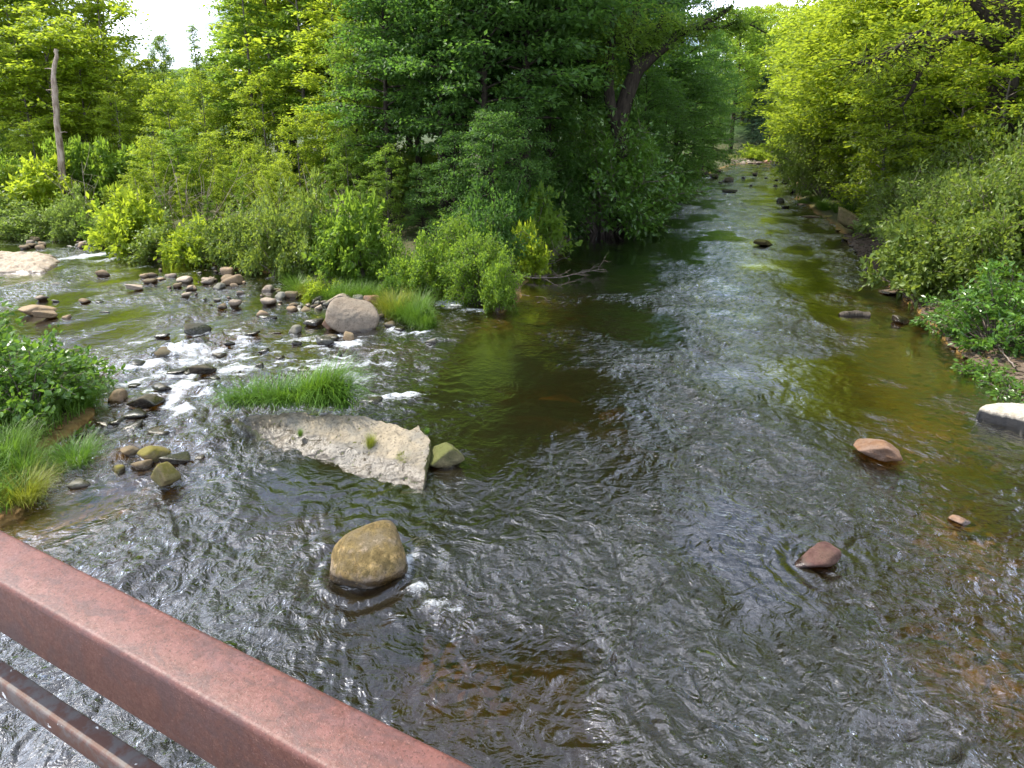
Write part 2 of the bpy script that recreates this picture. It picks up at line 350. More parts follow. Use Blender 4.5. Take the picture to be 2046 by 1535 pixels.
# ------------------------------------------------------------------ water
# waviness: (col, row, radius m, factor)
WAVY = [(1250, 480, 7, .12), (1420, 520, 3.5, .35), (960, 700, 2.6, .18), (970, 860, 1.5, .15), (990, 1050, .8, .25), (1150, 560, 3, .15), (1150, 660, 2, .45), (1800, 650, 2.2, .22), (1880, 850, 1.5, .25), (1940, 1050, 1.0, .3), (1975, 1250, 1.1, .35), (1840, 720, 1.6, .22),
        (400, 720, 3.5, 2.1), (620, 700, 2.6, 1.9), (250, 560, 8, .8), (560, 1150, 1.3, .9), (760, 690, 1.5, .7), (1300, 1250, 2, 1.25), (1500, 370, 14, .9), (1520, 590, 2.6, .55), (130, 1050, .7, .4)]
WAV = [(*G(a, b)[:2], c, d) for a, b, c, d in WAVY]
# white water: (col, row, across m, along m, strength)
FOAM = [(180, 512, 2.2, .8, 1.0), (235, 519, 1.6, .6, .8), (285, 535, 1.5, .4, .6), (370, 705, .9, .5, 1.0), (395, 722, .7, .35, .9), (300, 735, .8, .35, .9), (325, 750, .4, .5, .8), (470, 742, .9, .4, .95), (445, 712, .8, .4, .5),
        (345, 800, .2, .8, 1.0), (362, 824, .25, .3, 1.0), (520, 690, 1.2, .5, .6), (600, 680, 1.0, .4, .75), (560, 712, 1.6, .4, .5), (650, 735, 1.4, .5, .8), (690, 760, 1.0, .4, .8), (790, 796, .7, .25, .95), (720, 720, 1.2, .4, .45),
        (850, 812, 1.0, .2, .5), (905, 608, .8, .7, 1.0), (945, 622, .7, .4, .8), (690, 690, .5, .3, 1.0), (670, 673, .4, .2, .9), (790, 662, .5, .5, .7), (830, 668, .7, .2, .9), (250, 690, 1.3, .3, .5), (430, 655, 1.8, .5, .4), (520, 655, 1.4, .5, .45),
        (250, 600, 2.2, .5, .35), (400, 600, 2, .4, .3), (120, 560, 2, .5, .4), (815, 1130, .14, .3, .9), (840, 1185, .3, .16, .8), (885, 1225, .3, .16, .75), (800, 1235, .25, .1, .6), (640, 1090, .2, .12, .6), (455, 940, .3, .2, .45), (420, 905, .35, .2, .5), (230, 770, .5, .3, .5), (930, 800, .7, .3, .3),
        (1520, 360, 6, 3, .25), (1480, 400, 3, 1.5, .25), (1610, 420, 1.2, .6, .4), (1520, 478, .8, .3, .3)]
FOM = [(*G(a, b)[:2], c, d, e) for a, b, c, d, e in FOAM]
def water_height(x, y):
    wav = np.full(x.shape, 1.0); r = np.hypot(x, y)
    for cx, cy_, rr, f in WAV:
        w = np.exp(-((x - cx)**2 + (y - cy_)**2) / (rr * rr)); wav = wav * (1 - w) + f * w
    pat = fbm2(x * .42 - y * .1, y * .30, 4, 3); wav = wav * (0.25 + 1.40 * sstep(-.35, .35, pat))
    wx = x + 0.7 * fbm2(x * .8, y * .8, 5, 3); wy = y + 0.7 * fbm2(x * .8 + 31, y * .8 + 7, 6, 3)
    h = 0.055 * NZ[0].n2(wx * .55, wy * .6)
    h += 0.038 * (0.4 - np.abs(NZ[1].n2(wx * 1.15 + 3, wy * 1.3)))
    wx2 = wx + 0.16 * NZ[7].n2(wx * 3, wy * 3); wy2 = wy + 0.16 * NZ[6].n2(wx * 4 + 9, wy * 4)
    h += 0.026 * (0.3 - np.abs(NZ[2].n2(wx2 * 2.6, wy2 * 3.0)))
    h += 0.0085 * NZ[3].n2(wx2 * 5.5 + 7, wy2 * 6.5) * sstep(60, 20, r)
    h += 0.0050 * (0.3 - np.abs(NZ[4].n2(wx2 * 11, wy2 * 13))) * sstep(30, 10, r)
    return h * wav * 1.9, wav
RIPPLES = [(728, 1140, .42, .018), (650, 905, 1.6, .003), (1762, 910, .18, .012), (1650, 1128, .25, .012), (1522, 487, .5, .012)]
_r = np.random.default_rng(44)
for _k in range(120):
    _a = _r.uniform(235, 770); _b = 650 + (_a - 240) * .05 + _r.uniform(0, 135)
    if _a < 440 or _b < 745 or _a > 700: FOM.append((*G(_a, _b)[:2], _r.uniform(.2, .8), _r.uniform(.08, .22), _r.uniform(.5, .95)))
for _k in range(30):
    _a = _r.uniform(60, 520); _b = _r.uniform(520, 640); FOM.append((*G(_a, _b)[:2], _r.uniform(.4, 1.2), _r.uniform(.12, .3), _r.uniform(.3, .6)))
for _k in range(16):
    _a = _r.uniform(690, 880); _b = 700 + (_a - 690) * .45 + _r.uniform(-25, 40); FOM.append((*G(_a, _b)[:2], _r.uniform(.2, .6), _r.uniform(.06, .15), _r.uniform(.35, .65)))
def make_water():
    x, y, F = polar(3.2, 125, 740, -52, 55, 800)
    sd = signed(x, y); h, wav = water_height(x, y)
    for a, b, r0, am in RIPPLES:
        c = G(a, b); d = np.hypot(x - c[0], y - c[1])
        h = h + am * np.sin((d - r0) * 2 * np.pi / 0.24 + 0.8 * fbm2(x * 2, y * 2, 2, 2)) * np.exp(-np.clip(d - r0, 0, 9) / 0.35) * (d > r0 * .5)
    foam = np.zeros(x.shape)
    fwx, fwy = x + .25 * fbm2(x * 1.7, y * 1.7, 2, 3), y + .25 * fbm2(x * 1.7 + 5, y * 1.7, 3, 3)
    for cx, cy_, rx, ry, s in FOM:
        ux, uy = cx / math.hypot(cx, cy_), cy_ / math.hypot(cx, cy_)
        al = (fwx - cx) * ux + (fwy - cy_) * uy; ac = (fwx - cx) * uy - (fwy - cy_) * ux
        foam = np.maximum(foam, s * np.exp(-((al / ry)**2 + (ac / rx)**2)))
    h = h + foam * (0.03 + 0.05 * fbm2(x * 4, y * 4, 3, 3))
    c = G(905, 600); h = h + 0.30 * sstep(0.0, 1.0, (y - c[1]) / 1.2) * np.exp(-((x - c[0]) / 2.0)**2) * (sd < 3) * (y < c[1] + 5)
    dep = np.maximum(h - terrain(x, y, sd), 0.0)
    keep = (sd > -0.6)[F].any(1)
    used = np.zeros(len(x), bool); used[F[keep].ravel()] = True; mp = np.cumsum(used) - 1
    V = np.stack([x, y, h], 1)[used]
    m, nt, out = mat_new('water'); N = NT(nt)
    pos = N.n('ShaderNodeNewGeometry').outputs['Position']
    at = lambda k: N.n('ShaderNodeAttribute', attribute_name=k).outputs['Fac']
    dp, fo, wv = at('depth'), at('foam'), at('wav')
    mpv = N.n('ShaderNodeMapping', {0: pos, 2: (0, 0, 0.5), 3: (1.0, 1.25, 1)}).outputs[0]
    n1 = N.noise(mpv, 9, 4, 0.6, 1.2); n2 = N.noise(mpv, 26, 3, 0.6, 0.8); n3 = N.noise(mpv, 3.2, 3, 0.5, 1.5)
    hh = N.math('ADD', N.math('MULTIPLY', n3, 1.5), N.math('ADD', N.math('MULTIPLY', n1, 0.42), N.math('MULTIPLY', n2, 0.07)))
    bmp = N.n('ShaderNodeBump', {'Height': hh, 'Strength': N.math('MINIMUM', N.math('MULTIPLY', wv, 0.62), 1.0), 'Distance': 0.075}).outputs[0]
    fr = N.n('ShaderNodeFresnel', {'IOR': 1.33, 'Normal': bmp}).outputs[0]
    fac = N.math('MINIMUM', N.math('ADD', N.math('MULTIPLY', fr, 3.8), 0.045), 0.95)
    tint = N.n('ShaderNodeCombineXYZ', {i: N.math('EXPONENT', N.math('MULTIPLY', dp, -k)) for i, k in enumerate((0.50, 1.05, 3.3))}).outputs[0]
    tr = N.n('ShaderNodeBsdfTransparent', {'Color': tint}).outputs[0]
    mk = N.n('ShaderNodeBsdfDiffuse', {'Color': (0.010, 0.0088, 0.0035)}).outputs[0]
    mf = N.math('SUBTRACT', 1.0, N.math('EXPONENT', N.math('MULTIPLY', dp, -2.0)))
    body = N.n('ShaderNodeMixShader', {0: mf, 1: tr, 2: mk}).outputs[0]
    gl = N.n('ShaderNodeBsdfGlossy', {'Roughness': 0.06, 'Normal': bmp}).outputs[0]
    surf = N.n('ShaderNodeMixShader', {0: fac, 1: body, 2: gl}).outputs[0]
    fmp = N.n('ShaderNodeMapping', {0: pos, 2: (0, 0, 0.35), 3: (0.55, 1.5, 1)}).outputs[0]
    fn = N.math('ADD', N.math('MULTIPLY', N.noise(fmp, 3.5, 8, 0.72, 1.2), 0.65), N.math('MULTIPLY', N.noise(pos, 21, 5, 0.7, 0.6), 0.35))
    ff = N.math('MULTIPLY', N.ramp(N.math('ADD', N.math('MULTIPLY', N.math('SUBTRACT', fn, 0.5), 2.0), N.math('MULTIPLY', N.math('SUBTRACT', fo, 0.50), 0.85)), (0.06, (0,)), (0.48, (1,))), N.math('MINIMUM', N.math('MULTIPLY', fo, 3.5), 0.9))
    fd = N.n('ShaderNodeBsdfDiffuse', {'Color': (0.60, 0.63, 0.66), 'Normal': N.bump(fn, 0.6, 0.06)}).outputs[0]
    nt.links.new(N.n('ShaderNodeMixShader', {0: ff, 1: surf, 2: fd}).outputs[0], out.inputs[0])
    me = mesh_data('river_water', V, mp[F[keep]], m, attrs={'depth': dep[used], 'foam': foam[used], 'wav': wav[used]})
    setp(obj('river_water', me), kind='structure')
make_water()

# ------------------------------------------------------------------ footbridge with its rusty railing
def make_bridge():
    m, nt, out = mat_new('rusty_steel'); N = NT(nt)
    pos = N.n('ShaderNodeTexCoord').outputs['Object']
    a = N.noise(pos, 26, 8, 0.7, 0.6); b = N.noise(pos, 190, 5, 0.75); c = N.noise(N.n('ShaderNodeMapping', {0: pos, 2: (0, 0, 0.9), 3: (1, 3, 1)}).outputs[0], 12, 5, 0.6, 0.5)
    s = N.noise(pos, 420, 3, 0.7)
    col = N.mix(N.ramp(a, (0.35, (0,)), (0.65, (1,))), (0.085, 0.028, 0.018), (0.125, 0.050, 0.034))
    col = N.mix(N.ramp(b, (0.42, (0,)), (0.60, (0.85,))), col, (0.075, 0.022, 0.014))
    col = N.mix(N.ramp(c, (0.52, (0,)), (0.68, (0.75,))), col, (0.075, 0.040, 0.040))
    col = N.mix(N.ramp(s, (0.60, (0,)), (0.70, (0.8,))), col, (0.26, 0.14, 0.11))
    nz = N.n('ShaderNodeSeparateXYZ', {0: N.n('ShaderNodeNewGeometry').outputs['Normal']}).outputs[2]
    top_pale = N.math('MULTIPLY', N.range(nz, 0.5, 0.95), N.ramp(N.noise(pos, 60, 6, 0.75), (0.38, (0.05,)), (0.62, (0.5,))))  # paler pink on upward faces, broken up by noise
    col = N.mix(top_pale, col, (0.21, 0.088, 0.078))
    bl = N.ramp(N.noise(N.n('ShaderNodeMapping', {0: pos, 2: (0, 0, 0.7), 3: (1, 2.2, 1)}).outputs[0], 22, 7, 0.72, 1.0), (0.47, (0,)), (0.60, (0.75,)))
    col = N.mix(N.math('MULTIPLY', bl, N.range(b, 0.25, 0.6, 0.45, 1.0)), col, (0.060, 0.030, 0.028))
    col = N.mix(N.ramp(N.noise(pos, 330, 2, 0.5), (0.60, (0,)), (0.66, (0.7,))), col, (0.05, 0.018, 0.012))
    h = N.math('ADD', N.math('MULTIPLY', b, 0.6), N.math('MULTIPLY', s, 0.4))
    p = N.n('ShaderNodeBsdfPrincipled', {'Base Color': col, 'Roughness': N.range(b, 0.3, 0.7, 0.42, 0.62), 'Specular IOR Level': 0.45, 'Normal': N.bump(h, 0.35, 0.002)})
    nt.links.new(p.outputs[0], out.inputs[0])
    zt = 4.45
    A, B = G(30, 1070, zt)[:2], G(905, 1506, zt)[:2]; C = G(30, 1186, zt)[:2]
    u = (B - A) / np.linalg.norm(B - A); n = np.array([-u[1], u[0]]);
    wdt = abs(np.dot(C - A, n)); side = -1 if np.dot(C - A, n) < 0 else 1
    mid = (A + B) / 2 + n * side * wdt / 2
    root = empty('footbridge', (mid[0], mid[1], 3.35), math.atan2(u[1], u[0]))
    setp(root, 'rusty red-brown steel bridge railing crossing the lower corner above the river', 'bridge')
    def box(name, cx, cy_, cz, sx, sy, sz, bev, mat):
        import bmesh
        bm = bmesh.new(); bmesh.ops.create_cube(bm, size=1.0)
        for v in bm.verts: v.co = Vector((v.co.x * sx, v.co.y * sy, v.co.z * sz))
        bmesh.ops.bevel(bm, geom=bm.edges[:], offset=bev, segments=4, profile=0.5, affect='EDGES')
        me = bpy.data.meshes.new(name); bm.to_mesh(me); bm.free(); me.materials.append(mat)
        for q in me.polygons: q.use_smooth = True
        o = obj(name, me, root, (cx, cy_, cz)); return o
    L, hgt_ = 3.6, 0.058
    # the near face's lower edge: row 1286 at column 30
    d = ray(30, 1286); t = np.dot(C, n) / (d[0] * n[0] + d[1] * n[1]); zb = CAM_H + d[2] * t; hgt_ = zt - zb
    box('top_rail', 0, 0, zt - 3.35 - hgt_ / 2, L, wdt, hgt_, 0.006, m)
    d1, d2 = ray(30, 1381), ray(30, 1428); cn_ = np.dot(C, n) - 0.0
    t1 = cn_ / (d1[0] * n[0] + d1[1] * n[1]); t2 = cn_ / (d2[0] * n[0] + d2[1] * n[1])
    z1, z2 = CAM_H + d1[2] * t1, CAM_H + d2[2] * t2
    mg, ntg, og = mat_new('rusty_steel_worn'); Ng = NT(ntg); ps = Ng.n('ShaderNodeTexCoord').outputs['Object']
    cg = Ng.mix(Ng.ramp(Ng.noise(ps, 40, 6, 0.7), (0.45, (0,)), (0.6, (1,))), (0.085, 0.035, 0.022), (0.10, 0.085, 0.08))
    cg = Ng.mix(Ng.ramp(Ng.noise(ps, 55, 3, 0.6), (0.69, (0,)), (0.70, (1,))), cg, (0.7, 0.7, 0.68))
    ntg.links.new(Ng.n('ShaderNodeBsdfPrincipled', {'Base Color': cg, 'Roughness': 0.6}).outputs[0], og.inputs[0])
    box('lower_rail', 0, side * wdt * .32, (z1 + z2) / 2 - 3.35 + .004, L, wdt * 0.36, (z1 - z2) * .62, 0.003, mg)
    for xx in (-1.55, 1.55): box('post', xx, 0.0, 0.49, 0.06, wdt * 0.7, 0.98, 0.004, m)
    for k in range(14):
        box('deck_plank', -1.69 + k * 0.26, side * 0.86, 0.03, 0.25, 1.75, 0.05, 0.004, B_GRY)
    for yy in (0.05, 1.65): box('girder', 0, side * yy, -0.19, L, 0.12, 0.34, 0.006, mg)
    return root
make_bridge()

# ------------------------------------------------------------------ stones
import bmesh
_ico = {}
def ico(sub):
    if sub not in _ico:
        bm = bmesh.new(); bmesh.ops.create_icosphere(bm, subdivisions=sub, radius=1.0)
        V = np.array([v.co[:] for v in bm.verts]); F = np.array([[v.index for v in f.verts] for f in bm.faces]); bm.free()
        _ico[sub] = (V / np.linalg.norm(V, axis=1)[:, None], F)
    return _ico[sub]
def rock_shape(seed, sub=3, p=9.0, amp=0.07, k=13, flat_top=False):
    r = np.random.default_rng(seed); D, F = ico(sub)
    n = r.normal(size=(k, 3)); n /= np.linalg.norm(n, axis=1)[:, None]; d = r.uniform(0.72, 1.0, k)
    if flat_top: n = np.vstack([n, [[0.05, 0.02, 1]], [[0, 0, -1]]]); d = np.append(d, [0.72, 0.8])
    q = np.maximum(D @ n.T, 0) / d
    rad = (q**p).sum(1)**(-1 / p)
    rad = rad + amp * NZ[seed % 8].n3(D * 1.8 + seed) + amp * 0.5 * NZ[(seed + 1) % 8].n3(D * 4.5 + seed) + (amp * 0.3 * NZ[(seed + 2) % 8].n3(D * 10 + seed) if sub > 3 else 0)
    V = D * rad[:, None]
    V /= np.maximum(np.abs(V).max(0), 1e-6)
    return V, F
ROCKS = [mesh_data('river_stone', *rock_shape(100 + i, 3, [7, 10, 16, 9, 22, 12, 8, 18][i], 0.07, flat_top=(i % 2 == 0)), R_BRN) for i in range(8)]
ROCKS_HI = [mesh_data('boulder', *rock_shape(140 + i, 5, [6, 9, 14, 8][i], 0.075, 11), R_BRN) for i in range(4)]
def camdepth(pt):
    return float(-pt[0] * 0 + pt[1] * math.cos(PITCH) - (pt[2] - CAM_H) * math.sin(PITCH))
def stone(px, py, w, mat, label, hr=0.55, dr=0.8, group=None, rz=None, me=None, tilt=0.0, sink=0.25, name='river_stone', cat='stone'):
    """a stone w photo pixels wide whose waterline centre is at (px, py)"""
    c = G(px, py); wm = 1.22 * w / F_PX * camdepth(c)
    hz = wm * hr / 2
    me = me or ROCKS[int(rng.integers(8))]
    o = obj(name, me, None, (c[0], c[1] + 0.1 * wm, hz * (1 - 2 * sink)), (tilt * rng.uniform(-1, 1), tilt * rng.uniform(-1, 1), rng.uniform(-0.5, 0.5) if rz is None else rz),
            (wm / 2, wm * dr / 2, hz))
    if mat is not None:
        o.material_slots[0].link = 'OBJECT'; o.material_slots[0].material = mat
    return setp(o, label, cat, group)

# the rounded golden boulder: shape tuned by hand
def big_boulder():
    r = np.random.default_rng(5); D, F = ico(6)
    n = np.array([[.1, -.2, 1], [-.75, -.35, .45], [.45, -.75, .35], [.9, .1, .2], [-.2, .8, .5], [-.9, .2, -.2], [-.35, -.85, -.35], [.35, -.75, -.55], [.7, .6, -.2], [0, 0, -1], [-.5, .5, .6], [.55, -.1, .75], [-.1, -.7, .65]]); n /= np.linalg.norm(n, axis=1)[:, None]
    d = np.array([.80, .92, .93, .98, .95, .98, .86, .93, 1, .8, .93, .90, .9])
    rad = ((np.maximum(D @ n.T, 0) / d)**9).sum(1)**(-1 / 9) + .05 * NZ[2].n3(D * 1.7 + 3) + .018 * NZ[3].n3(D * 6) + .008 * NZ[4].n3(D * 16)
    me = mesh_data('boulder', D * rad[:, None], F, R_BOUL)
    c = G(730, 1160); wm = 142 / F_PX * camdepth(c)
    o = obj('boulder', me, None, (c[0], c[1] + 0.17, 0.16), (0, -0.05, 0.1), (wm * 0.52, wm * 0.50, wm * 0.44))
    setp(o, 'large rounded golden brown boulder alone in the water near the railing', 'boulder')
big_boulder()

def extrude_slab(name, outline, top, mat, label, cat, nx=190, ny=120, edge=0.10, zb=-0.7, steep=None, seed=0, rough=0.03, side_mat=None, steps=0.0):
    """a rock whose plan is a world outline and whose top is a height function; sides fall off within `edge` metres"""
    O = np.array(outline); lo, hi = O.min(0) - 0.02, O.max(0) + 0.02
    gx, gy = np.meshgrid(np.linspace(lo[0], hi[0], nx), np.linspace(lo[1], hi[1], ny)); x, y = gx.ravel(), gy.ravel()
    x0, y0 = x + 0.06 * fbm2(x * 3, y * 3, seed, 3), y + 0.06 * fbm2(x * 3 + 9, y * 3, seed + 1, 3)
    d = np.full(x.shape, 1e9); ins = np.zeros(x.shape, bool); eid = np.zeros(x.shape, int)
    for i in range(len(O)):
        a, b = O[i], O[(i + 1) % len(O)]; e = b - a; t = np.clip(((x0 - a[0]) * e[0] + (y0 - a[1]) * e[1]) / (e @ e), 0, 1)
        dd = np.hypot(x0 - a[0] - t * e[0], y0 - a[1] - t * e[1]); eid = np.where(dd < d, i, eid); d = np.minimum(d, dd)
        c = (a[1] > y0) != (b[1] > y0); ins ^= c & (x0 < e[0] * (y0 - a[1]) / (e[1] if e[1] else 1e-9) + a[0])
    sd = np.where(ins, d, -d)
    eg = np.array([edge if steep is None or i not in steep else 0.045 for i in range(len(O))])[eid]
    zt_ = top(x, y) + rough * fbm2(x * 2.2, y * 2.2, seed, 5, 0.6)
    pit = fbm2(x * 6, y * 6, seed + 2, 4, .6); zt_ = zt_ - 0.022 * sstep(0.25, 0.6, pit)
    if steps: 
        q = fbm2(x * 1.3 + 5, y * 3.2, seed + 3, 3); zt_ = zt_ - steps * sstep(0.02, 0.10, q)
    z = zb + (zt_ - zb) * sstep(-0.02, 1, np.clip(sd / eg, 0, 1))**0.6
    V = np.stack([x, y, z], 1); i = np.arange(ny - 1)[:, None] * nx; j = np.arange(nx - 1)[None]
    F = np.stack([i + j, i + j + 1, i + nx + j + 1, i + nx + j], -1).reshape(-1, 4)
    F = F[(sd > -0.03)[F].any(1)]
    me = mesh_data(name, V, F, mat)
    if side_mat:
        me.materials.append(side_mat); nz = np.zeros(len(me.polygons) * 3, np.float32); me.polygons.foreach_get('normal', nz)
        me.polygons.foreach_set('material_index', (nz.reshape(-1, 3)[:, 2] < 0.55).astype(np.int32))
    o = obj(name, me)
    return setp(o, label, cat)
_fa, _fb = G(440, 858)[:2], G(850, 985)[:2]; _fn = np.array([-(_fb - _fa)[1], (_fb - _fa)[0]]); _fn /= np.linalg.norm(_fn)
def slab_top(x, y):
    d = (x - _fa[0]) * _fn[0] + (y - _fa[1]) * _fn[1]; t = np.clip((x - _fa[0]) / 3.0, 0, 1)
    d = d + .13 * fbm2(x * 1.1, y * 1.1, 3, 3) * np.exp(-np.abs(d) / .5)
    return np.where(d < 0, .55 * d, 0.36 * (1 - np.exp(-1.7 * np.maximum(d, 0)))) + 0.03 + .02 * t * sstep(0, .7, d)
SLAB = [G(a, b, z)[:2] for a, b, z in ((442, 838, .1), (470, 812, .25), (600, 808, .33), (720, 818, .36), (790, 828, .38), (838, 844, .36), (866, 878, .33), (858, 912, .26), (855, 985, 0), (830, 1010, -.1), (720, 985, -.1), (600, 950, -.1), (510, 905, -.1), (455, 870, -.1))]
extrude_slab('rock_slab', SLAB, slab_top, R_SLAB, 'big flat pale limestone slab with pitted top lying in the current', 'rock', 280, 210, 0.22, steep=(5, 6, 7), seed=2, rough=0.04, side_mat=R_SIDE, steps=0.012)
stone(890, 930, 70, R_SIDE, 'mossy brown block leaning against the downstream end of the big slab', 0.75, 0.9, me=ROCKS_HI[2], rz=0.35, cat='rock', name='rock_block')
WS = [G(a, b, z)[:2] for a, b, z in ((1936, 822, .2), (1985, 806, .2), (2120, 812, .2), (2220, 850, .1), (2120, 880, .0), (2016, 858, 0), (1960, 838, .05))]
extrude_slab('rock_slab', WS, lambda x, y: 0.25 + 0 * x, R_WHT, 'flat stone with bright white top and wet side painted shade-black by the amber shallows', 'rock', 150, 90, 0.06, seed=4, rough=0.012)
BS = [G(a, b, z)[:2] for a, b, z in ((-160, 520, 0), (-60, 490, .3), (60, 487, .3), (150, 500, .15), (168, 520, 0), (135, 548, 0), (60, 556, 0), (-60, 560, 0))]
extrude_slab('bedrock_shelf', BS, lambda x, y: 0.22 + 0.12 * np.sin(y * .9) + 0 * x, R_PALE, 'broad smooth pale bedrock shelf sloping into the far river bend', 'rock', 160, 110, 1.4, seed=5, rough=0.08, steps=0.08)

stone(692, 660, 100, R_PALE, 'large pale rock with rusty end at the edge of the rapids', 0.62, 0.85, me=ROCKS_HI[1], rz=-0.35, sink=.2, cat='rock', name='boulder')
stone(661, 661, 34, R_RED, 'rust red stone leaning on the large pale rock', 0.9, 0.7, me=ROCKS_HI[2], sink=.15)
stone(681, 610, 52, R_PALE, 'flat topped pale stone in front of the sedge island', 0.5, 0.8, me=ROCKS_HI[2], sink=.2)
stone(719, 608, 27, R_GREY, 'grey mottled stone between the flat pale stone and a reddish one', 0.8, 0.8)
stone(744, 610, 28, R_RED, 'small reddish stone beside the sedge island', 0.8, 0.7)
stone(739, 624, 34, R_PALE, 'low pale stone lying below the reddish one', 0.35, 0.8)
stone(732, 560, 34, R_PALE, 'rounded light grey boulder standing among the bank grass', 0.95, 0.9, me=ROCKS_HI[3], sink=.1)
stone(593, 668, 30, R_GREY, 'blocky grey stone in the white water upstream of the pale rock', 0.7, 0.8, me=ROCKS[4])
stone(585, 624, 22, R_TAN, 'small bright tan stone in the stony riffle', 0.6, 0.8)
stone(697, 684, 27, R_BRN, 'small brown boulder just downstream of the large pale rock', 0.8, 0.8)
stone(865, 688, 26, R_GREY, 'lone grey stone in the calm dark pool below the sedge island', 0.45, 0.7)
stone(62, 630, 66, R_TAN, 'long tan rock lying in the water beside a rounder one', 0.42, 0.8, me=ROCKS_HI[0], rz=0.1, cat='rock')
stone(100, 637, 40, R_TAN, 'rounded tan rock at the end of the long tan one', 0.6, 0.8, me=ROCKS_HI[3], cat='rock')
stone(276, 581, 30, R_PALE, 'bright cream stone alone in the far shallows', 0.6, 0.8, me=ROCKS_HI[3])
stone(202, 551, 26, R_TAN, 'tan stone just downstream of the far white cascade', 0.5, 0.7)
stone(296, 568, 28, R_BRN, 'brown stone just behind the bright cream one', 0.45, 0.7)
stone(257, 912, 50, R_BRN, 'tan brown stone at the back of the mossy pile near the grass tussock', 0.55, 0.7, me=ROCKS_HI[0])
stone(298, 922, 66, R_MOSS, 'largest mossy green stone of the pile near the grass tussock', 0.62, 0.75, me=ROCKS_HI[0], rz=0.05)
stone(363, 926, 56, R_DARK, 'smooth dark oval stone right of the mossy pile', 0.45, 0.7, me=ROCKS_HI[3])
stone(283, 940, 44, R_BRN, 'smooth brown stone half sunk in front of the mossy stones', 0.45, 0.7)
stone(238, 946, 32, R_MOSS, 'small mossy stone at the left foot of the pile', 0.55, 0.6)
stone(331, 975, 50, R_MOSS, 'tall speckled brown stone standing downstream of the mossy pile', 1.1, 0.8, me=ROCKS_HI[2], sink=.12)
stone(152, 974, 40, R_GREY, 'flat grey stone in the shallow water below the grass tussock', 0.35, 0.7)
stone(413, 748, 52, R_DARK, 'large rounded dark stone parting the rapids', 0.55, 0.75, me=ROCKS_HI[3])
stone(290, 814, 70, R_DARK, 'long flat dark slab stone beside the left bank', 0.42, 0.6, me=ROCKS_HI[2], rz=-0.05)
stone(240, 804, 40, R_BRN, 'pointed brown stone left of the long dark slab stone', 0.75, 0.7, me=ROCKS[4])
stone(320, 785, 44, R_DARK, 'slanting dark stone at the lip of the small chute', 0.5, 0.6, rz=-0.6)
stone(384, 668, 52, R_DARK, 'broad dark stone at the head of the rapids', 0.4, 0.7, me=ROCKS_HI[1])
for i, (a, b, w) in enumerate(((319, 676, 30), (358, 703, 18), (322, 716, 40), (272, 737, 40), (348, 748, 34), (378, 750, 30), (475, 748, 18), (650, 690, 36), (665, 680, 22), (676, 712, 26), (631, 652, 34),
        (744, 650, 36), (530, 706, 22), (536, 640, 28), (395, 916, 16), (288, 828, 22), (264, 834, 42), (201, 850, 28), (232, 848, 32), (271, 855, 40), (324, 870, 42), (225, 868, 20), (165, 872, 22), (95, 870, 34), (199, 606, 16), (207, 626, 20),
        (440, 716, 30), (420, 690, 26), (455, 690, 18), (560, 720, 22), (270, 775, 26), (300, 700, 24), (780, 655, 22), (800, 662, 18), (710, 640, 30), (760, 640, 24), (745, 810, 40), (700, 815, 34), (765, 803, 26), (590, 690, 24), (500, 672, 24), (545, 668, 28), (430, 760, 22), (520, 735, 18), (610, 742, 20))):
    stone(a, b, w * rng.uniform(.9, 1.35), [R_DARK, R_DARK, R_LEDGE][i % 3], 'small dark wet stone breaking the foaming water of the rapids', rng.uniform(.24, .46), rng.uniform(.5, .9), 'dark wet stones in the rapids', tilt=.15)
tan = [(289, 555, 18), (320, 562, 19), (111, 574, 18), (82, 600, 20), (109, 604, 14), (167, 606, 22), (135, 639, 16), (371, 560, 19), (383, 580, 22), (369, 595, 20), (466, 614, 26), (522, 634, 24), (467, 570, 46), (563, 598, 28), (585, 596, 28), (533, 610, 32), (635, 610, 16), (650, 608, 16), (610, 625, 26)]
for k in range(95):
    t = rng.uniform(0, 1); a = 330 + 420 * t + rng.normal(0, 40); b = 548 + 95 * t + rng.normal(0, 17) + (10 if t < .3 else 0)
    if a > 660 and b < 606: continue
    tan.append((a, b, 6 + 26 * rng.random()**2.2))
for k in range(26): tan.append((rng.uniform(40, 340), rng.uniform(476, 500), rng.uniform(8, 26)))
for k in range(22): tan.append((rng.uniform(230, 560), 0, rng.uniform(7, 14)))
for i, (a, b, w) in enumerate(tan):
    if b == 0: b = np.interp(a, [230, 330, 420, 540], [500, 520, 536, 552]) + rng.uniform(0, 9)
    stone(a, b, w, [R_TAN, R_BRN, R_PALE, R_GREY][int(rng.integers(4))], 'small sun dried stone scattered in the far riffle and along its bank', rng.uniform(.4, .7), rng.uniform(.6, 1), 'dry stones of the far riffle', tilt=.2)
# the straight reach on the other side
stone(1522, 492, 56, R_MOSS, 'flat olive brown rock alone in mid channel', 0.32, 0.6, me=ROCKS_HI[0], rz=0, sink=.2, cat='rock')
stone(1706, 474, 52, R_MOSS, 'tall mossy boulder on the waterline beneath the bank bushes', 1.05, 0.9, me=ROCKS_HI[3], sink=.08, name='boulder', cat='boulder')
stone(1764, 918, 78, R_RED, 'smooth salmon pink stone breaking the surface at the edge of the ripples', 0.5, 0.8, me=ROCKS_HI[2], rz=-0.5, sink=.18)
stone(1652, 1135, 92, R_PUR, 'dark purple brown stone half sunk in the rippling water', 0.5, 0.7, me=ROCKS_HI[0], rz=2.6, sink=.16)
stone(1798, 646, 36, R_DARK, 'small dark grey stone in the amber shallows', 0.45, 0.7, me=ROCKS_HI[1])
stone(1918, 1046, 56, R_RED, 'pinkish stone just awash in the amber shallows', 0.35, 0.6, me=ROCKS_HI[0], sink=.38)
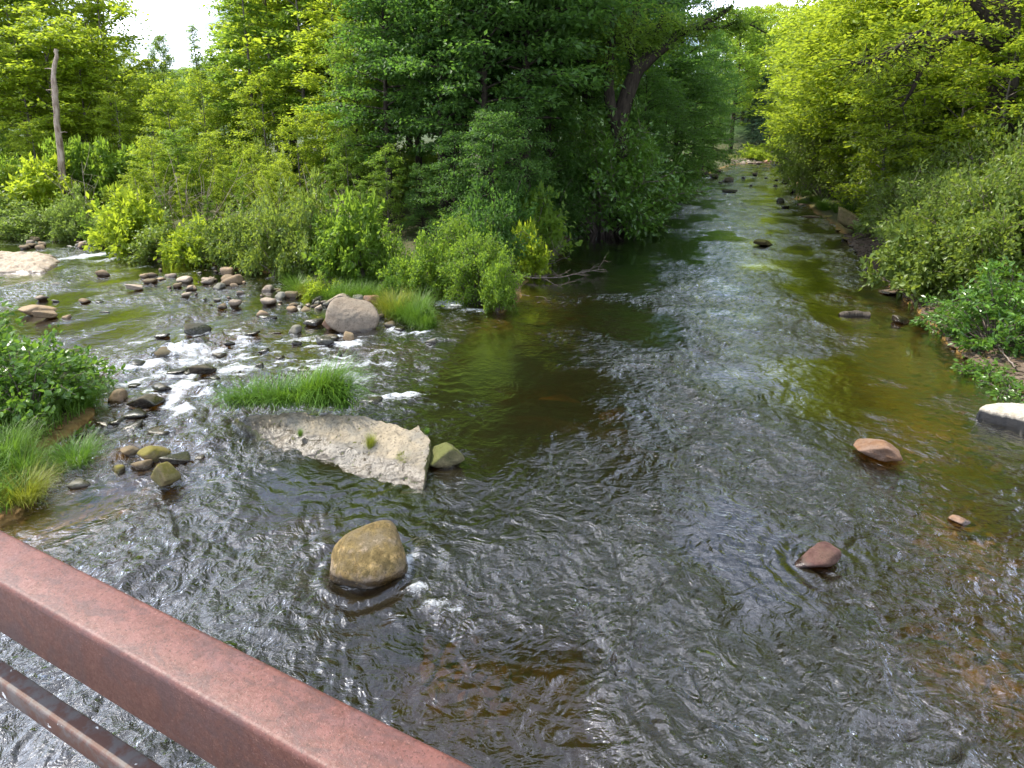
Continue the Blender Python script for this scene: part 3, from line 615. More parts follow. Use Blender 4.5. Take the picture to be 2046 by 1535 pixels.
stone(1742, 540, 26, R_PALE, 'thin pale flat stone at the foot of the gravel bank', 0.22, 0.6)
stone(1792, 588, 46, R_GRAV, 'pointed flat grey stone jutting from the bank under roots', 0.22, 0.7, me=ROCKS_HI[2])
stone(1460, 364, 28, R_DARK, 'long dark rock at the head of the far riffle', 0.4, 0.8)
stone(1461, 386, 26, R_DARK, 'dark flat rock at the tail of the far riffle', 0.3, 0.7)
for a, b, w in ((1511, 351, 13), (1429, 356, 15), (1485, 357, 9), (1568, 365, 20), (1550, 375, 14), (1561, 405, 20), (1586, 385, 18), (1570, 416, 16), (1578, 352, 9), (1440, 367, 9), (1530, 358, 8), (1500, 372, 7), (1410, 352, 26), (1395, 347, 22), (1437, 345, 14), (1553, 362, 9)):
    stone(a, b, w, R_DARK, 'dark stone standing out of the bright far riffle', rng.uniform(.35, .6), .8, 'dark stones in the far riffle')
for a, b, w in ((1622, 437, 34), (1652, 438, 24), (1668, 442, 18), (1605, 412, 16), (1625, 414, 18), (1690, 480, 20), (1676, 462, 14), (2004, 690, 46), (1985, 720, 34), (1965, 738, 24), (2010, 745, 36)):
    stone(a, b, w, [R_GRAV, R_BRN, R_MOSS][int(rng.integers(3))], 'flat brown stone at the waterline under the overhanging bushes', .35, .8, 'stones at the foot of the bushy bank')
for k in range(26): stone(rng.uniform(1462, 1600), rng.uniform(322, 329), rng.uniform(6, 16), [R_PALE, R_GRAV, R_RED][k % 3], 'pale stone on the gravel bar closing the far end of the river', .5, .8, 'pale stones of the far gravel bar')

def near_bed(xy): return hgt(xy[0], xy[1])
def bed_stones():
    n = 0
    spots = []
    for k in range(150):
        t = rng.uniform(0, 1)**.7; b = 600 + 860 * t; lo = np.interp(b, [600, 800, 1000, 1200, 1480], [1700, 1760, 1800, 1800, 1860]); hi = np.interp(b, [600, 700, 800, 1480], [1850, 1900, 2080, 2080])
        spots.append((rng.uniform(lo, hi), b, rng.uniform(22, 60) * (0.6 + .6 * t)))
    for k in range(40): spots.append((rng.uniform(850, 1010), rng.uniform(1280, 1500), rng.uniform(30, 70)))
    for k in range(36): spots.append((rng.uniform(40, 330), rng.uniform(900, 1110), rng.uniform(18, 45)))
    for a, b, w in spots:
        c = G(a, b, -0.2); z = near_bed(c); c = G(a, b, z); wm = w / F_PX * camdepth(c); fl = rng.uniform(.25, .45)
        if z > -0.05: continue
        o = obj('bed_stone', ROCKS[int(rng.integers(8))], None, (c[0], c[1], min(z + wm * fl * .2, -0.03 - wm * fl * .42)), (rng.uniform(-.2, .2), rng.uniform(-.2, .2), rng.uniform(0, 6.3)), (wm / 2, wm * rng.uniform(.5, .9) / 2, wm * fl / 2))
        o.material_slots[0].link = 'OBJECT'; o.material_slots[0].material = R_AMB
        setp(o, 'flat amber brown stone seen through shallow water on the river bed', 'stone', 'stones on the river bed')
bed_stones()
_O = [G(a, b, -0.2) for a, b in ((1260, 486), (1330, 505), (1240, 818), (1130, 790), (1080, 640), (1225, 832))]
for q, (c, s, lb) in enumerate(zip(_O, (1.5, .9, .42, .6, .7, .3), ('long sunken orange ledge in the dark pool off the brush pile', 'short sunken orange ledge nearest mid channel in the dark pool', 'orange sunken rock glowing beneath dark ripples', 'wide olive sunken rock beneath dark ripples', 'broad sunken rock near the dead branches', 'small sunken orange rock beneath dark ripples'))):
    o = obj('sunken_rock', ROCKS_HI[q % 4], None, (c[0], c[1], -0.34), (0, 0, 0.1), (s, s * .5, .22))
    o.material_slots[0].link = 'OBJECT'; o.material_slots[0].material = R_AMB
    setp(o, lb, 'rock')
def gravel(name, pts, smin, smax, mat, label, cat, zoff=0.0, flat=.5):
    A = Acc(); D, F = ico(1)
    shapes = [rock_shape(200 + i, 1, 12, .08)[0] for i in range(6)]
    x = np.array([p[0] for p in pts]); y = np.array([p[1] for p in pts]); z = terrain(x, y)
    for i in range(len(pts)):
        s = smin + (smax - smin) * rng.random()**2; th = rng.uniform(0, 6.3); V = shapes[i % 6] * [s, s * rng.uniform(.6, .9), s * flat]
        c, sn = math.cos(th), math.sin(th); V = np.stack([V[:, 0] * c - V[:, 1] * sn, V[:, 0] * sn + V[:, 1] * c, V[:, 2]], 1)
        A.add(V + [x[i], y[i], z[i] + zoff + s * flat * .3], F)
    o = obj(name, A.mesh(name, mat, smooth=False)); return setp(o, label, cat, kind='stuff')
def along(poly, n, w0, w1):
    """n points along a photo polyline, shifted w0..w1 metres to the land side"""
    W = np.array([G(*p)[:2] for p in poly]); out = []
    for k in range(n):
        i = rng.integers(len(W) - 1); t = rng.random(); p = W[i] * (1 - t) + W[i + 1] * t; e = W[i + 1] - W[i]; nn = np.array([-e[1], e[0]]) / np.linalg.norm(e)
        out.append(p + nn * rng.uniform(w0, w1))
    return out
gravel('gravel', along([(1688, 470), (1705, 500), (1760, 560)], 1500, -.3, 1.6), .04, .17, R_GRAV, 'brown shingle bank between the mossy boulder and the roots', 'gravel', flat=.4)
gravel('gravel', along([(1760, 560), (1835, 622), (1890, 684), (1945, 732), (2046, 790), (2350, 940)], 1800, -.35, .8), .03, .12, R_GRAV, 'dark shingle along the water under the glossy bush', 'gravel', flat=.4)
gravel('riffle_gravel', [G(330 + 420 * t + rng.normal(0, 45), 550 + 95 * t + rng.normal(0, 16))[:2] for t in rng.random(900)], .04, .20, R_BRN, 'brown cobbles half awash between the dry stones of the riffle', 'cobbles', zoff=.02)
gravel('gravel', along([(195, 474), (212, 492), (260, 504), (330, 516), (420, 531), (540, 547), (600, 562), (660, 572)], 1700, -.9, .5), .04, .16, R_TAN, 'tan pebbles along the sunlit far bank', 'gravel')
gravel('gravel', along([(1465, 329), (1570, 321)], 500, -2, 5), .1, .4, R_PALE, 'pale gravel bar across the far end of the river', 'gravel')
_pts = []
while len(_pts) < 2600:
    p = G(rng.uniform(1640, 2090), rng.uniform(560, 1530)); _pts.append(p[:2]) if rng.random() < .75 else _pts.append(G(rng.uniform(-20, 330), rng.uniform(860, 1120))[:2])
gravel('pebbles', _pts, .02, .075, R_AMB, 'amber pebbles covering the shallow river bed', 'pebbles', flat=.5)

# ------------------------------------------------------------------ plants
def leaf_mesh(name, pos, size, dirs, r, mat, tilt=0.55, ratio=0.55, big=False, droop=0.25):
    """leaf blades at `pos`, pointing roughly along `dirs`, faces turned mostly to the sky"""
    n = len(pos); size = size * r.uniform(.6, 1.25, n)
    d = dirs + r.normal(0, .55, (n, 3)); d[:, 2] -= droop; d /= np.linalg.norm(d, axis=1)[:, None] + 1e-9
    up = np.tile([0., 0, 1.], (n, 1)) + r.normal(0, tilt, (n, 3)); s = np.cross(d, up); s /= np.linalg.norm(s, axis=1)[:, None] + 1e-9
    nn = np.cross(s, d); L = size[:, None]; W = L * ratio / 2; rd = r.random(n)
    if big:
        b = pos; t = pos + d * L - nn * L * .10; q = nn * L * .09
        r1, r2 = pos + d * L * .30 + s * W * .9 + q, pos + d * L * .68 + s * W * .8 + q * .7; l1, l2 = pos + d * L * .30 - s * W * .9 + q, pos + d * L * .68 - s * W * .8 + q * .7
        V = np.stack([b, r1, r2, t, l2, l1], 1).reshape(-1, 3); i = np.arange(n)[:, None] * 6
        F = np.concatenate([i + [0, 1, 2, 3], i + [0, 3, 4, 5]]); k = 6
    else:
        V = np.stack([pos, pos + d * L * .45 + s * W + nn * L * .08, pos + d * L, pos + d * L * .45 - s * W + nn * L * .08], 1).reshape(-1, 3)
        F = np.arange(n)[:, None] * 4 + [0, 1, 2, 3]; k = 4
    return mesh_data(name, V, F, mat, smooth=False, attrs={'rnd': np.repeat(rd, k)})
def bez(p0, p1, p2, n): t = np.linspace(0, 1, n)[:, None]; return (1 - t)**2 * p0 + 2 * t * (1 - t) * p1 + t * t * p2
def grow_tree(seed, H, base, prof, nb, leaf, nl, tr, el=(25, 65), droop=.12, twigs=5, spread=(.16, .16, .07), lean=.02, bark=None, mat=None, ratio=.55, tilt=.55, twl=.38, ldroop=.25):
    """returns (trunk mesh, crown mesh); the limbs grow out of the trunk, leaves sit in flat sprays along the twigs"""
    r = np.random.default_rng(seed); A = Acc()
    z = np.linspace(0, H, 14); wob = np.cumsum(r.normal(0, lean * H / 14, (14, 2)), 0); wob -= wob[0]
    path = np.column_stack([wob, z]); path[0, 2] = -.5
    A.add(*tube(path, tr * (1 - z / H * .93)**.9, 8))
    cps, cds, wts = [], [], []
    for i in range(nb):
        t = base + (1 - base) * (i + r.random()) / nb; t = min(t, .985); p0 = np.array([np.interp(t * H, z, path[:, k]) for k in range(3)])
        az = i * 2.399 + r.normal(0, .45); L = prof((t - base) / (1 - base)) * r.uniform(.6, 1.2); e = math.radians(np.interp(t, [base, 1], el) + r.normal(0, 9))
        dr = np.array([math.cos(az) * math.cos(e), math.sin(az) * math.cos(e), math.sin(e)]); p1 = p0 + dr * L * .55; p2 = p0 + dr * L + np.array([0, 0, -droop * L])
        br = bez(p0, p1, p2, 7); A.add(*tube(br, np.linspace(max(tr * .38 * (1 - t), .010) + .006 * L, .004, 7), 4))
        sides = [(br, L)]
        for j in range(twigs):
            s = r.uniform(.28, .97); q0 = br[0] * 0 + np.array([np.interp(s * 6, range(7), br[:, k]) for k in range(3)]); sa = az + r.choice([-1, 1]) * r.uniform(.5, 1.2); tl = L * twl * r.uniform(.6, 1.2) * (1.25 - .6 * s) + .12
            d2 = np.array([math.cos(sa), math.sin(sa), r.normal(.08, .18)]); sides.append((bez(q0, q0 + d2 * tl * .5 + [0, 0, .04 * tl], q0 + d2 * tl - [0, 0, .12 * tl], 4), tl))
            if tl > .35: A.add(*tube(sides[-1][0], np.linspace(.008 + .004 * tl, .003, 4), 3))
        for bi, (pp, ll) in enumerate(sides):
            m = len(pp); ss = np.linspace(.35 if bi == 0 else .1, 1, 7)
            for s in ss:
                cps.append([np.interp(s * (m - 1), range(m), pp[:, k]) for k in range(3)]); cds.append(pp[-1] - pp[0]); wts.append(ll)
    cps, cds, wts = np.array(cps), np.array(cds), np.array(wts); cds /= np.linalg.norm(cds, axis=1)[:, None] + 1e-9
    ix = r.choice(len(cps), nl, p=wts / wts.sum()); pos = cps[ix] + r.normal(0, 1, (nl, 3)) * spread
    dirs = cds[ix] * .6 + r.normal(0, .5, (nl, 3)) * [1, 1, .2]
    return A.mesh('trunk', bark or B_GRY), leaf_mesh('crown', pos, leaf, dirs, r, mat or L_MID, tilt, ratio, droop=ldroop)
def grow_shrub(seed, Rr, H, nst, leaf, nl, mat=None, bark=None, ratio=.55, big=False, lump=.35, tw=7, spread=.08, tilt=.6, low=.1):
    r = np.random.default_rng(seed); A = Acc(); cps, cds = [], []
    for i in range(nst):
        az = i * 2.399 + r.normal(0, .3); q = (i + .5) / nst; e = math.asin(np.clip(low + (1 - low) * (1 - q), -1, 1)); rr = r.uniform(1 - lump, 1.0)
        end = np.array([math.cos(az) * math.cos(e) * Rr, math.sin(az) * math.cos(e) * Rr, H * (.12 + .88 * math.sin(e))]) * rr; b0 = np.array([math.cos(az), math.sin(az), 0]) * Rr * .06 * r.uniform(0, 1)
        mid = b0 * .5 + end * np.array([.35, .35, .75]); st = bez(b0 + [0, 0, -.25], mid, end, 8); A.add(*tube(st, np.linspace(.012 + .006 * Rr, .004, 8), 4))
        for k in range(tw):
            s = r.uniform(.4, 1); p = np.array([np.interp(s * 7, range(8), st[:, c]) for c in range(3)]); d = r.normal(size=3) * [1, 1, .6] + (end / (np.linalg.norm(end) + 1e-6)) * .9; d /= np.linalg.norm(d); tl = Rr * r.uniform(.12, .34)
            tp = bez(p, p + d * tl * .5, p + d * tl + [0, 0, -.03], 4); A.add(*tube(tp, np.linspace(.006, .002, 4), 3))
            for u in np.linspace(.2, 1, 5): cps.append([np.interp(u * 3, range(4), tp[:, c]) for c in range(3)]); cds.append(d)
    cps, cds = np.array(cps), np.array(cds); ix = r.integers(0, len(cps), nl)
    return A.mesh('stems', bark or B_TWG), leaf_mesh('foliage', cps[ix] + r.normal(0, spread, (nl, 3)), leaf, cds[ix], r, mat or L_SHR, tilt, ratio, big)
def grow_conifer(seed, H, Rr, nb, nl, tr=.16):
    r = np.random.default_rng(seed); A = Acc(); A.add(*tube(np.column_stack([np.zeros(8), np.zeros(8), np.linspace(-.4, H, 8)]), np.linspace(tr, .015, 8), 8)); cps, cds = [], []
    for i in range(nb):
        t = .10 + .89 * (i / nb); L = Rr * (1 - t)**.8 * r.uniform(.7, 1.15) + .12; az = i * 2.399 + r.normal(0, .2); p0 = np.array([0, 0, t * H]); d = np.array([math.cos(az), math.sin(az), .25])
        b = bez(p0, p0 + d * L * .5, p0 + d * L + [0, 0, -.30 * L], 6); A.add(*tube(b, np.linspace(.02, .004, 6), 3))
        for s in np.linspace(.12, 1, 10):
            p = np.array([np.interp(s * 5, range(6), b[:, c]) for c in range(3)]); sd_ = np.array([-d[1], d[0], 0]); 
            for k in range(3): cps.append(p + sd_ * r.normal(0, .20 * L * (1.1 - s))); cds.append(d + sd_ * r.normal(0, .7))
    cps, cds = np.array(cps), np.array(cds); ix = r.integers(0, len(cps), nl)
    return A.mesh('trunk', B_DRK), leaf_mesh('crown', cps[ix] + r.normal(0, .06, (nl, 3)), .26, cds[ix], r, L_CON, .35, .26, droop=.45)

def twig_rec(A, p, d, L, r0, depth, r, curl=.25):
    n = 6; pts = [p]; dd = d.copy()
    for k in range(n - 1): dd = dd + r.normal(0, curl, 3) * [1, 1, .7]; dd /= np.linalg.norm(dd); pts.append(pts[-1] + dd * L / (n - 1))
    pts = np.array(pts); A.add(*tube(pts, np.linspace(r0, r0 * .35, n), 5 if r0 > .008 else 3))
    if depth:
        for k in range(int(r.integers(3, 6))):
            i = int(r.integers(1, n)); e = dd + r.normal(0, .75, 3) * [1, 1, .6]; e /= np.linalg.norm(e); twig_rec(A, pts[i], e, L * r.uniform(.35, .6), r0 * .5, depth - 1, r, curl)
dome = lambda w, p=.55: (lambda t: w * (math.sin(math.pi * min(max(t * .86 + .10, 0), 1)))**p)
TREES = {
 'young_a': grow_tree(1, 10, .04, dome(2.1, .4), 30, .20, 8500, .09, mat=L_YEL, twigs=10, twl=.62, el=(30, 60), spread=(.14, .14, .08)),
 'young_b': grow_tree(2, 10, .05, dome(1.7, .35), 24, .20, 7500, .08, mat=L_YEL, twigs=12, twl=.7, el=(38, 55), lean=.05, spread=(.14, .14, .09)),
 'slim': grow_tree(3, 13, .25, dome(1.5, .5), 34, .18, 7500, .10, el=(15, 55), mat=L_YEL),
 'broad_a': grow_tree(4, 14, .20, dome(3.3), 58, .22, 13000, .20, el=(8, 60), mat=L_MID, bark=B_DRK, twigs=7, spread=(.25, .25, .10)),
 'broad_b': grow_tree(5, 15, .28, dome(3.8), 60, .23, 14000, .22, el=(4, 60), mat=L_DRK, bark=B_DRK, twigs=7, spread=(.28, .28, .10), droop=.2),
 'giant': grow_tree(9, 28, .30, dome(6.0), 70, .34, 20000, .38, el=(5, 60), mat=L_DRK, bark=B_DRK, twigs=8, spread=(.4, .4, .18), droop=.15),
 'spire': grow_tree(6, 14, .25, lambda t: 1.5 * (1 - t)**.8 + .15, 50, .19, 5500, .12, mat=L_MID),
 'droop': grow_tree(8, 10, .06, dome(3.4, .4), 56, .19, 13000, .16, el=(20, 55), droop=.55, mat=L_DRK, bark=B_DRK, twigs=7, spread=(.22, .22, .12), ldroop=.5),
}
CON = [grow_conifer(11, 14, 2.7, 110, 9000), grow_conifer(12, 15, 2.3, 120, 9000)]
SHR = {
 'bush_a': grow_shrub(21, 1.5, 2.3, 26, .13, 6000, lump=.62),
 'bush_b': grow_shrub(22, 1.7, 1.9, 28, .13, 6500, lump=.6),
 'dense': grow_shrub(23, 1.8, 2.2, 60, .105, 15000, tw=9, spread=.07),
 'under': grow_shrub(24, 1.4, 1.6, 26, .19, 3600, mat=L_MID),
}
def plant(name, pair, loc, scale, label, cat, group=None, mat=None, rz=None, names=('trunk', 'crown'), bark=None, tilt=None):
    root = empty(name, loc, rng.uniform(0, 6.28) if rz is None else rz, scale if isinstance(scale, tuple) else (scale,) * 3)
    if tilt: root.rotation_euler = (tilt[0], tilt[1], 0 if rz is None else rz)
    setp(root, label, cat, group)
    a = obj(names[0], pair[0], root); b = obj(names[1], pair[1], root)
    for o, mm in ((a, bark), (b, mat)):
        if mm: o.material_slots[0].link = 'OBJECT'; o.material_slots[0].material = mm
    return root
def tree(kind, px, Y, top, label, cat='tree', group=None, mat=None, name='broadleaf_tree', wide=1.0, bark=None, Hmax=None, rz=None):
    """a tree standing at photo column px, Y metres ahead, its tip at photo row `top`"""
    pair, H = (CON[kind], 14 + kind) if isinstance(kind, int) else (TREES[kind], {'young_a': 10, 'young_b': 10, 'slim': 13, 'broad_a': 14, 'broad_b': 15, 'spire': 14, 'droop': 10, 'giant': 28}[kind])
    p = P(px, top, Y); z = hgt(p[0], Y); s = max((p[2] - z) / H, .15)
    return plant(name, pair, (p[0], Y, z - .05), (s * wide, s * wide, s), label, cat, group, mat, rz, bark=bark)
def shrub(kind, px, py, w, h, label, group=None, mat=None, name='bush', Y=None, cat='bush', rz=None):
    """a bush whose foot is on the ground at photo (px, py) or at distance Y, w x h photo pixels large"""
    if Y is None: c = G(px, py, .2)
    else: c = P(px, py, Y)
    k = camdepth(c) / F_PX; R0, H0 = {'bush_a': (1.5, 2.3), 'bush_b': (1.7, 1.9), 'dense': (1.8, 2.2), 'under': (1.4, 1.6)}[kind]
    return plant(name, SHR[kind], (c[0], c[1], max(hgt(c[0], c[1]), -.1) - .05), (w * k / 2 / R0, w * k / 2 / R0, h * k / H0), label, 'bush', group, mat, rz, names=('stems', 'foliage'))

# --- the sunlit far bank
GB = 'sunlit young trees of the far bank'; LB = 'yellow green young tree in the sunlit thicket along the far bank'
for px, Y, top, kd in ((60, 37, 250, 'young_a'), (170, 35, 330, 'young_b'), (215, 32, 385, 'young_a'), (250, 29.5, 350, 'young_b'), (300, 28, 285, 'young_a'), (345, 29, 260, 'young_b'), (390, 30, 330, 'young_a'), (445, 28, 330, 'young_b'), (500, 30, 300, 'young_a'),
                       (560, 27, 320, 'young_b'), (590, 30, 240, 'young_a'), (640, 30, 210, 'young_b'), (330, 36, 175, 'young_a'), (290, 42, 150, 'young_b'), (230, 40, 200, 'young_a'), (400, 38, 160, 'young_a'), (460, 40, 130, 'young_b'), (520, 36, 160, 'young_a'), (20, 33, 330, 'young_b'), (120, 45, 170, 'young_a')):
    tree(kd, px, Y, top, LB, group=GB, name='young_tree', mat=L_YEL if kd == 'young_a' or px % 3 else L_MID, wide=rng.uniform(1.0, 1.35))
GT = 'tall trees behind the far bank'; LT = 'tall light green tree rising behind the far bank thicket'
for px, Y, top, kd in ((-60, 46, -160, 'slim'), (0, 44, -60, 'slim'), (60, 47, -120, 'slim'), (100, 48, -60, 'young_a'), (30, 40, 60, 'young_b'), (80, 41, 40, 'young_a'), (140, 42, 60, 'young_b'), (150, 46, -110, 'slim'), (190, 45, -20, 'young_a'), (225, 50, 75, 'slim'), (480, 40, -60, 'slim'), (520, 44, -160, 'slim'), (575, 38, -200, 'slim'), (630, 42, -230, 'broad_a'), (690, 38, -260, 'slim'), (740, 44, -300, 'broad_a'),
                       (500, 52, 20, 'broad_a'), (560, 50, -60, 'broad_a'), (660, 34, -80, 'slim'), (-130, 42, -100, 'broad_a'), (-200, 48, -160, 'slim')):
    tree(kd, px, Y, top, LT, group=GT, mat=L_YEL if rng.random() < .75 else L_MID, wide=rng.uniform(1.15, 1.6))
for px, Y, top, kd in ((235, 28.5, 400, 'slim'), (275, 27.5, 345, 'young_b'), (318, 26.5, 380, 'young_a'), (365, 26, 330, 'slim'), (412, 25.5, 390, 'young_b'), (480, 25, 360, 'slim'), (535, 24.5, 330, 'young_b'), (585, 24.5, 385, 'young_a'), (655, 24, 330, 'slim'), (720, 24, 360, 'young_b'), (770, 25, 300, 'young_a'), (690, 27, 260, 'young_b'), (740, 29, 230, 'young_a')):
    tree(kd, px, Y, top, LB, group=GB, name='young_tree', mat=L_YEL if px < 600 and px % 2 else L_MID, wide=rng.uniform(.8, 1.15))
tree('spire', 384, 46, 48, 'slender pointed tree standing alone against the cloudy gap of sky', mat=L_MID)
tree('broad_a', 318, 48, 78, 'lopsided leafy tree left of the pointed one against the sky', mat=L_MID, wide=.55)
tree('slim', 430, 45, 95, 'small rounded tree right of the pointed one at the skyline', mat=L_MID, wide=1.3)
tree('slim', 258, 62, 102, 'small distant tree in the sky gap above the hillside', mat=L_MID, wide=1.2)
GF = 'trees filling the wood behind'; LF = 'tree deep in the wood behind the front row of trees'
for px, Y, top in ((40, 56, 60), (120, 58, 90), (200, 60, 120), (270, 58, 165), (340, 60, 150), (420, 58, 120), (480, 60, 60), (550, 58, 20), (620, 55, -40), (690, 52, -60), (-80, 55, 0), (160, 70, 100), (300, 75, 150), (380, 72, 140)):
    tree('broad_a', px, Y, top, LF, group=GF, mat=L_MID, wide=1.25)
tree('young_b', 418, 29, 265, 'young tree with a patch of golden yellow leaves in the far thicket', name='young_tree', mat=L_YEL)
# dead snag
def snag():
    pts = [P(130, 470, 33), P(128, 410, 33), P(124, 330, 33), P(114, 250, 33), P(110, 190, 33), P(106, 150, 33), P(113, 118, 33), P(112, 98, 33)]
    pts = np.array(pts); root = empty('dead_tree', (pts[0][0], 33, hgt(pts[0][0], 33))); setp(root, 'pale bare dead trunk standing among the leafy trees of the far bank', 'tree')
    A = Acc(); b = np.array(root.location); q = pts - b; q[0, 2] = -.3
    tt = np.linspace(0, 1, 26); q = np.column_stack([np.interp(tt, np.linspace(0, 1, 8), q[:, k]) for k in range(3)]) + rng.normal(0, .02, (26, 3))
    A.add(*tube(q, np.linspace(.22, .08, 26) * rng.uniform(.85, 1.15, 26), 9))
    obj('trunk', A.mesh('trunk', B_PAL), root)
    A = Acc()
    for k in (10, 15, 19): A.add(*tube(bez(q[k], q[k] + [.3 * (-1)**k, 0, .1], q[k] + [.5 * (-1)**k, 0, .05], 5), np.linspace(.04, .015, 5), 5))
    obj('branch_stubs', A.mesh('branch_stubs', B_PAL), root)
snag()
# bank bushes of the far side
GBB = 'bushes along the far bank'; LBB = 'leafy bush growing at the waterline of the far bank'
for px, py, w, h, kd, mt in ((60, 468, 150, 90, 'bush_b', L_OLV), (150, 470, 130, 90, 'bush_b', L_OLV), (10, 466, 110, 80, 'bush_a', L_OLV), (215, 486, 90, 90, 'bush_a', L_MID), (270, 498, 120, 110, 'under', L_YEL), (330, 508, 130, 120, 'bush_a', L_SHR), (395, 518, 120, 110, 'under', L_YEL), (450, 524, 130, 130, 'bush_a', L_SHR), (510, 530, 130, 120, 'bush_b', L_SHR),
                             (560, 540, 140, 150, 'bush_a', L_SHR), (620, 545, 140, 160, 'bush_b', L_SHR), (670, 552, 130, 150, 'bush_a', L_MID), (720, 556, 140, 130, 'under', L_MID), (770, 562, 140, 150, 'bush_a', L_MID), (575, 545, 60, 60, 'bush_b', L_SHR), (-60, 462, 160, 110, 'bush_b', L_OLV), (-150, 458, 160, 120, 'bush_b', L_OLV)):
    shrub(kd, px, py, w * rng.uniform(.8, 1.3), h * rng.uniform(.8, 1.45), LBB, GBB, mt)
shrub('bush_a', 638, 582, 100, 62, 'feathery yellow green willow bush on the stony edge of the riffle', mat=L_YEL)
shrub('bush_a', 786, 592, 60, 95, 'bright green upright leafy plant behind the sedge island', mat=G_GRN)
GQ = 'understorey bushes of the far wood'; LQ = 'tall leafy bush filling the understorey behind the far bank'
for k in range(46):
    px = -120 + 1000 * (k + rng.random()) / 46; Y = rng.uniform(32, 44)
    c = P(px, 400, Y); kk = 1180 / Y
    shrub(['under', 'bush_a', 'bush_b'][k % 3], px, 0, rng.uniform(3.5, 5) * kk, rng.uniform(2.6, 4.6) * kk, LQ, GQ, [L_MID, L_YEL, L_SHR, L_MID][int(rng.integers(4))], Y=Y)
for px, Y, h_, lb in ((300, 27.5, 120, 'bare pale many stemmed sapling leftmost in the far thicket'), (345, 26.5, 110, 'bare sapling with crooked pale stems above the yellow grass strip'), (395, 26, 130, 'tall thin bare stems beside the crooked pale sapling'), (470, 25.5, 110, 'bare leaning stems behind the end of the grass strip'), (560, 24.5, 120, 'thin bare stems behind the stony riffle'), (620, 24.5, 130, 'long bare crossing stems before the dark trees'), (700, 24, 110, 'bare twiggy sapling behind the sedge island'), (168, 31, 130, 'bare pale leaning stem near the dead trunk')):
    A = Acc(); r = np.random.default_rng(int(px)); kk = Y / 1180
    for k in range(7): twig_rec(A, np.array([r.normal(0, .25), r.normal(0, .2), -.1]), np.array([r.normal(0, .3), r.normal(0, .3), 1.]), h_ * kk * r.uniform(.6, 1.1), .022, 1, r, .10)
    p = P(px, 400, Y); o = obj('bare_sapling', A.mesh('bare_sapling', B_PAL), None, (p[0], Y, hgt(p[0], Y))); setp(o, lb, 'sapling')
# --- the shaded point between the two reaches
GP = 'dark trees of the shaded point'; LP = 'dark green tree in the shaded wood between the two reaches'
for px, Y, top, kd in ((700, 30, 60, 'broad_a'), (760, 28, -60, 'broad_b'), (820, 31, -200, 'broad_b'), (870, 27, -140, 'broad_b'), (920, 30, -320, 'broad_b'), (965, 26, -260, 'broad_b'), (1010, 29, -420, 'broad_b'), (1055, 27, -380, 'broad_b'), (1100, 32, -420, 'broad_b'), (800, 40, -260, 'broad_a'), (900, 42, -300, 'broad_a'), (990, 40, -380, 'broad_b'), (1080, 42, -380, 'broad_a'), (1150, 44, -380, 'broad_b'), (720, 48, -200, 'broad_a'),
                       (1190, 40, -300, 'broad_b'), (1260, 48, -150, 'broad_a'), (1320, 55, -60, 'broad_b'), (1370, 62, -60, 'broad_b'), (1420, 76, 60, 'broad_b'), (1230, 60, -260, 'broad_b'), (1300, 75, -40, 'broad_a'), (1140, 60, -280, 'broad_a'), (1050, 60, -280, 'broad_a'), (880, 33, -620, 'giant'), (960, 30, -900, 'giant'), (1045, 29, -1000, 'giant'), (1120, 33, -900, 'giant'), (1185, 40, -420, 'giant')):
    tree(kd, px, Y, top, LP, group=GP, mat=L_MID if px < 760 else L_DRK, wide=rng.uniform(.9, 1.15))  # darker leaf colour towards the point stands in for shade there
GD = 'drooping trees over the shaded bank'; LD = 'drooping dark green tree leaning from the shaded bank over the water'
for px, Y, top in ((1215, 36, 170), (1290, 42, 150), (1335, 48, 170), (1370, 56, 120), (1400, 68, 100), (1430, 86, 130), (1300, 36, 230), (905, 23.5, 270), (985, 22.5, 230), (840, 25, 330), (1040, 24, 210), (1100, 29, 200)):
    tree('droop', px, Y, top, LD, group=GD, mat=L_DRK)  # dark leaves again put the bank's shade into the colour
GU = 'undergrowth bushes of the shaded point'; LU = 'shaded leafy bush crowding the waterline of the point'
for px, py, w, h, kd, mt in ((815, 585, 130, 140, 'bush_a', L_MID), (860, 580, 150, 130, 'bush_b', L_MID), (915, 570, 160, 150, 'dense', L_MID), (955, 590, 170, 150, 'dense', L_MID), (995, 610, 110, 150, 'bush_a', L_MID), (975, 555, 170, 180, 'bush_b', L_DRK), (1060, 520, 160, 150, 'under', L_MID), (1010, 520, 200, 220, 'bush_a', L_DRK),
                             (1320, 392, 160, 90, 'bush_b', L_DRK), (1360, 364, 80, 70, 'bush_a', L_DRK), (1405, 344, 60, 55, 'bush_b', L_DRK), (1100, 470, 160, 160, 'bush_a', L_DRK), (1250, 400, 150, 120, 'bush_b', L_DRK)):
    shrub(kd, px, py, w, h, LU, GU, mt)
shrub('dense', 1205, 456, 330, 240, 'large light green bush arching over the dark pool', mat=L_GLS)  # brighter leaf colour replaces missing sunlight on this bush and the next
shrub('dense', 1290, 428, 130, 125, 'small light green bush at the outer end of the arching one', mat=L_GLS)
shrub('dense', 1110, 440, 240, 210, 'big dark leafed bush behind the brush pile', mat=L_MID)
shrub('under', 1055, 545, 100, 110, 'yellowish low bush above the dead brush pile', mat=L_YEL)
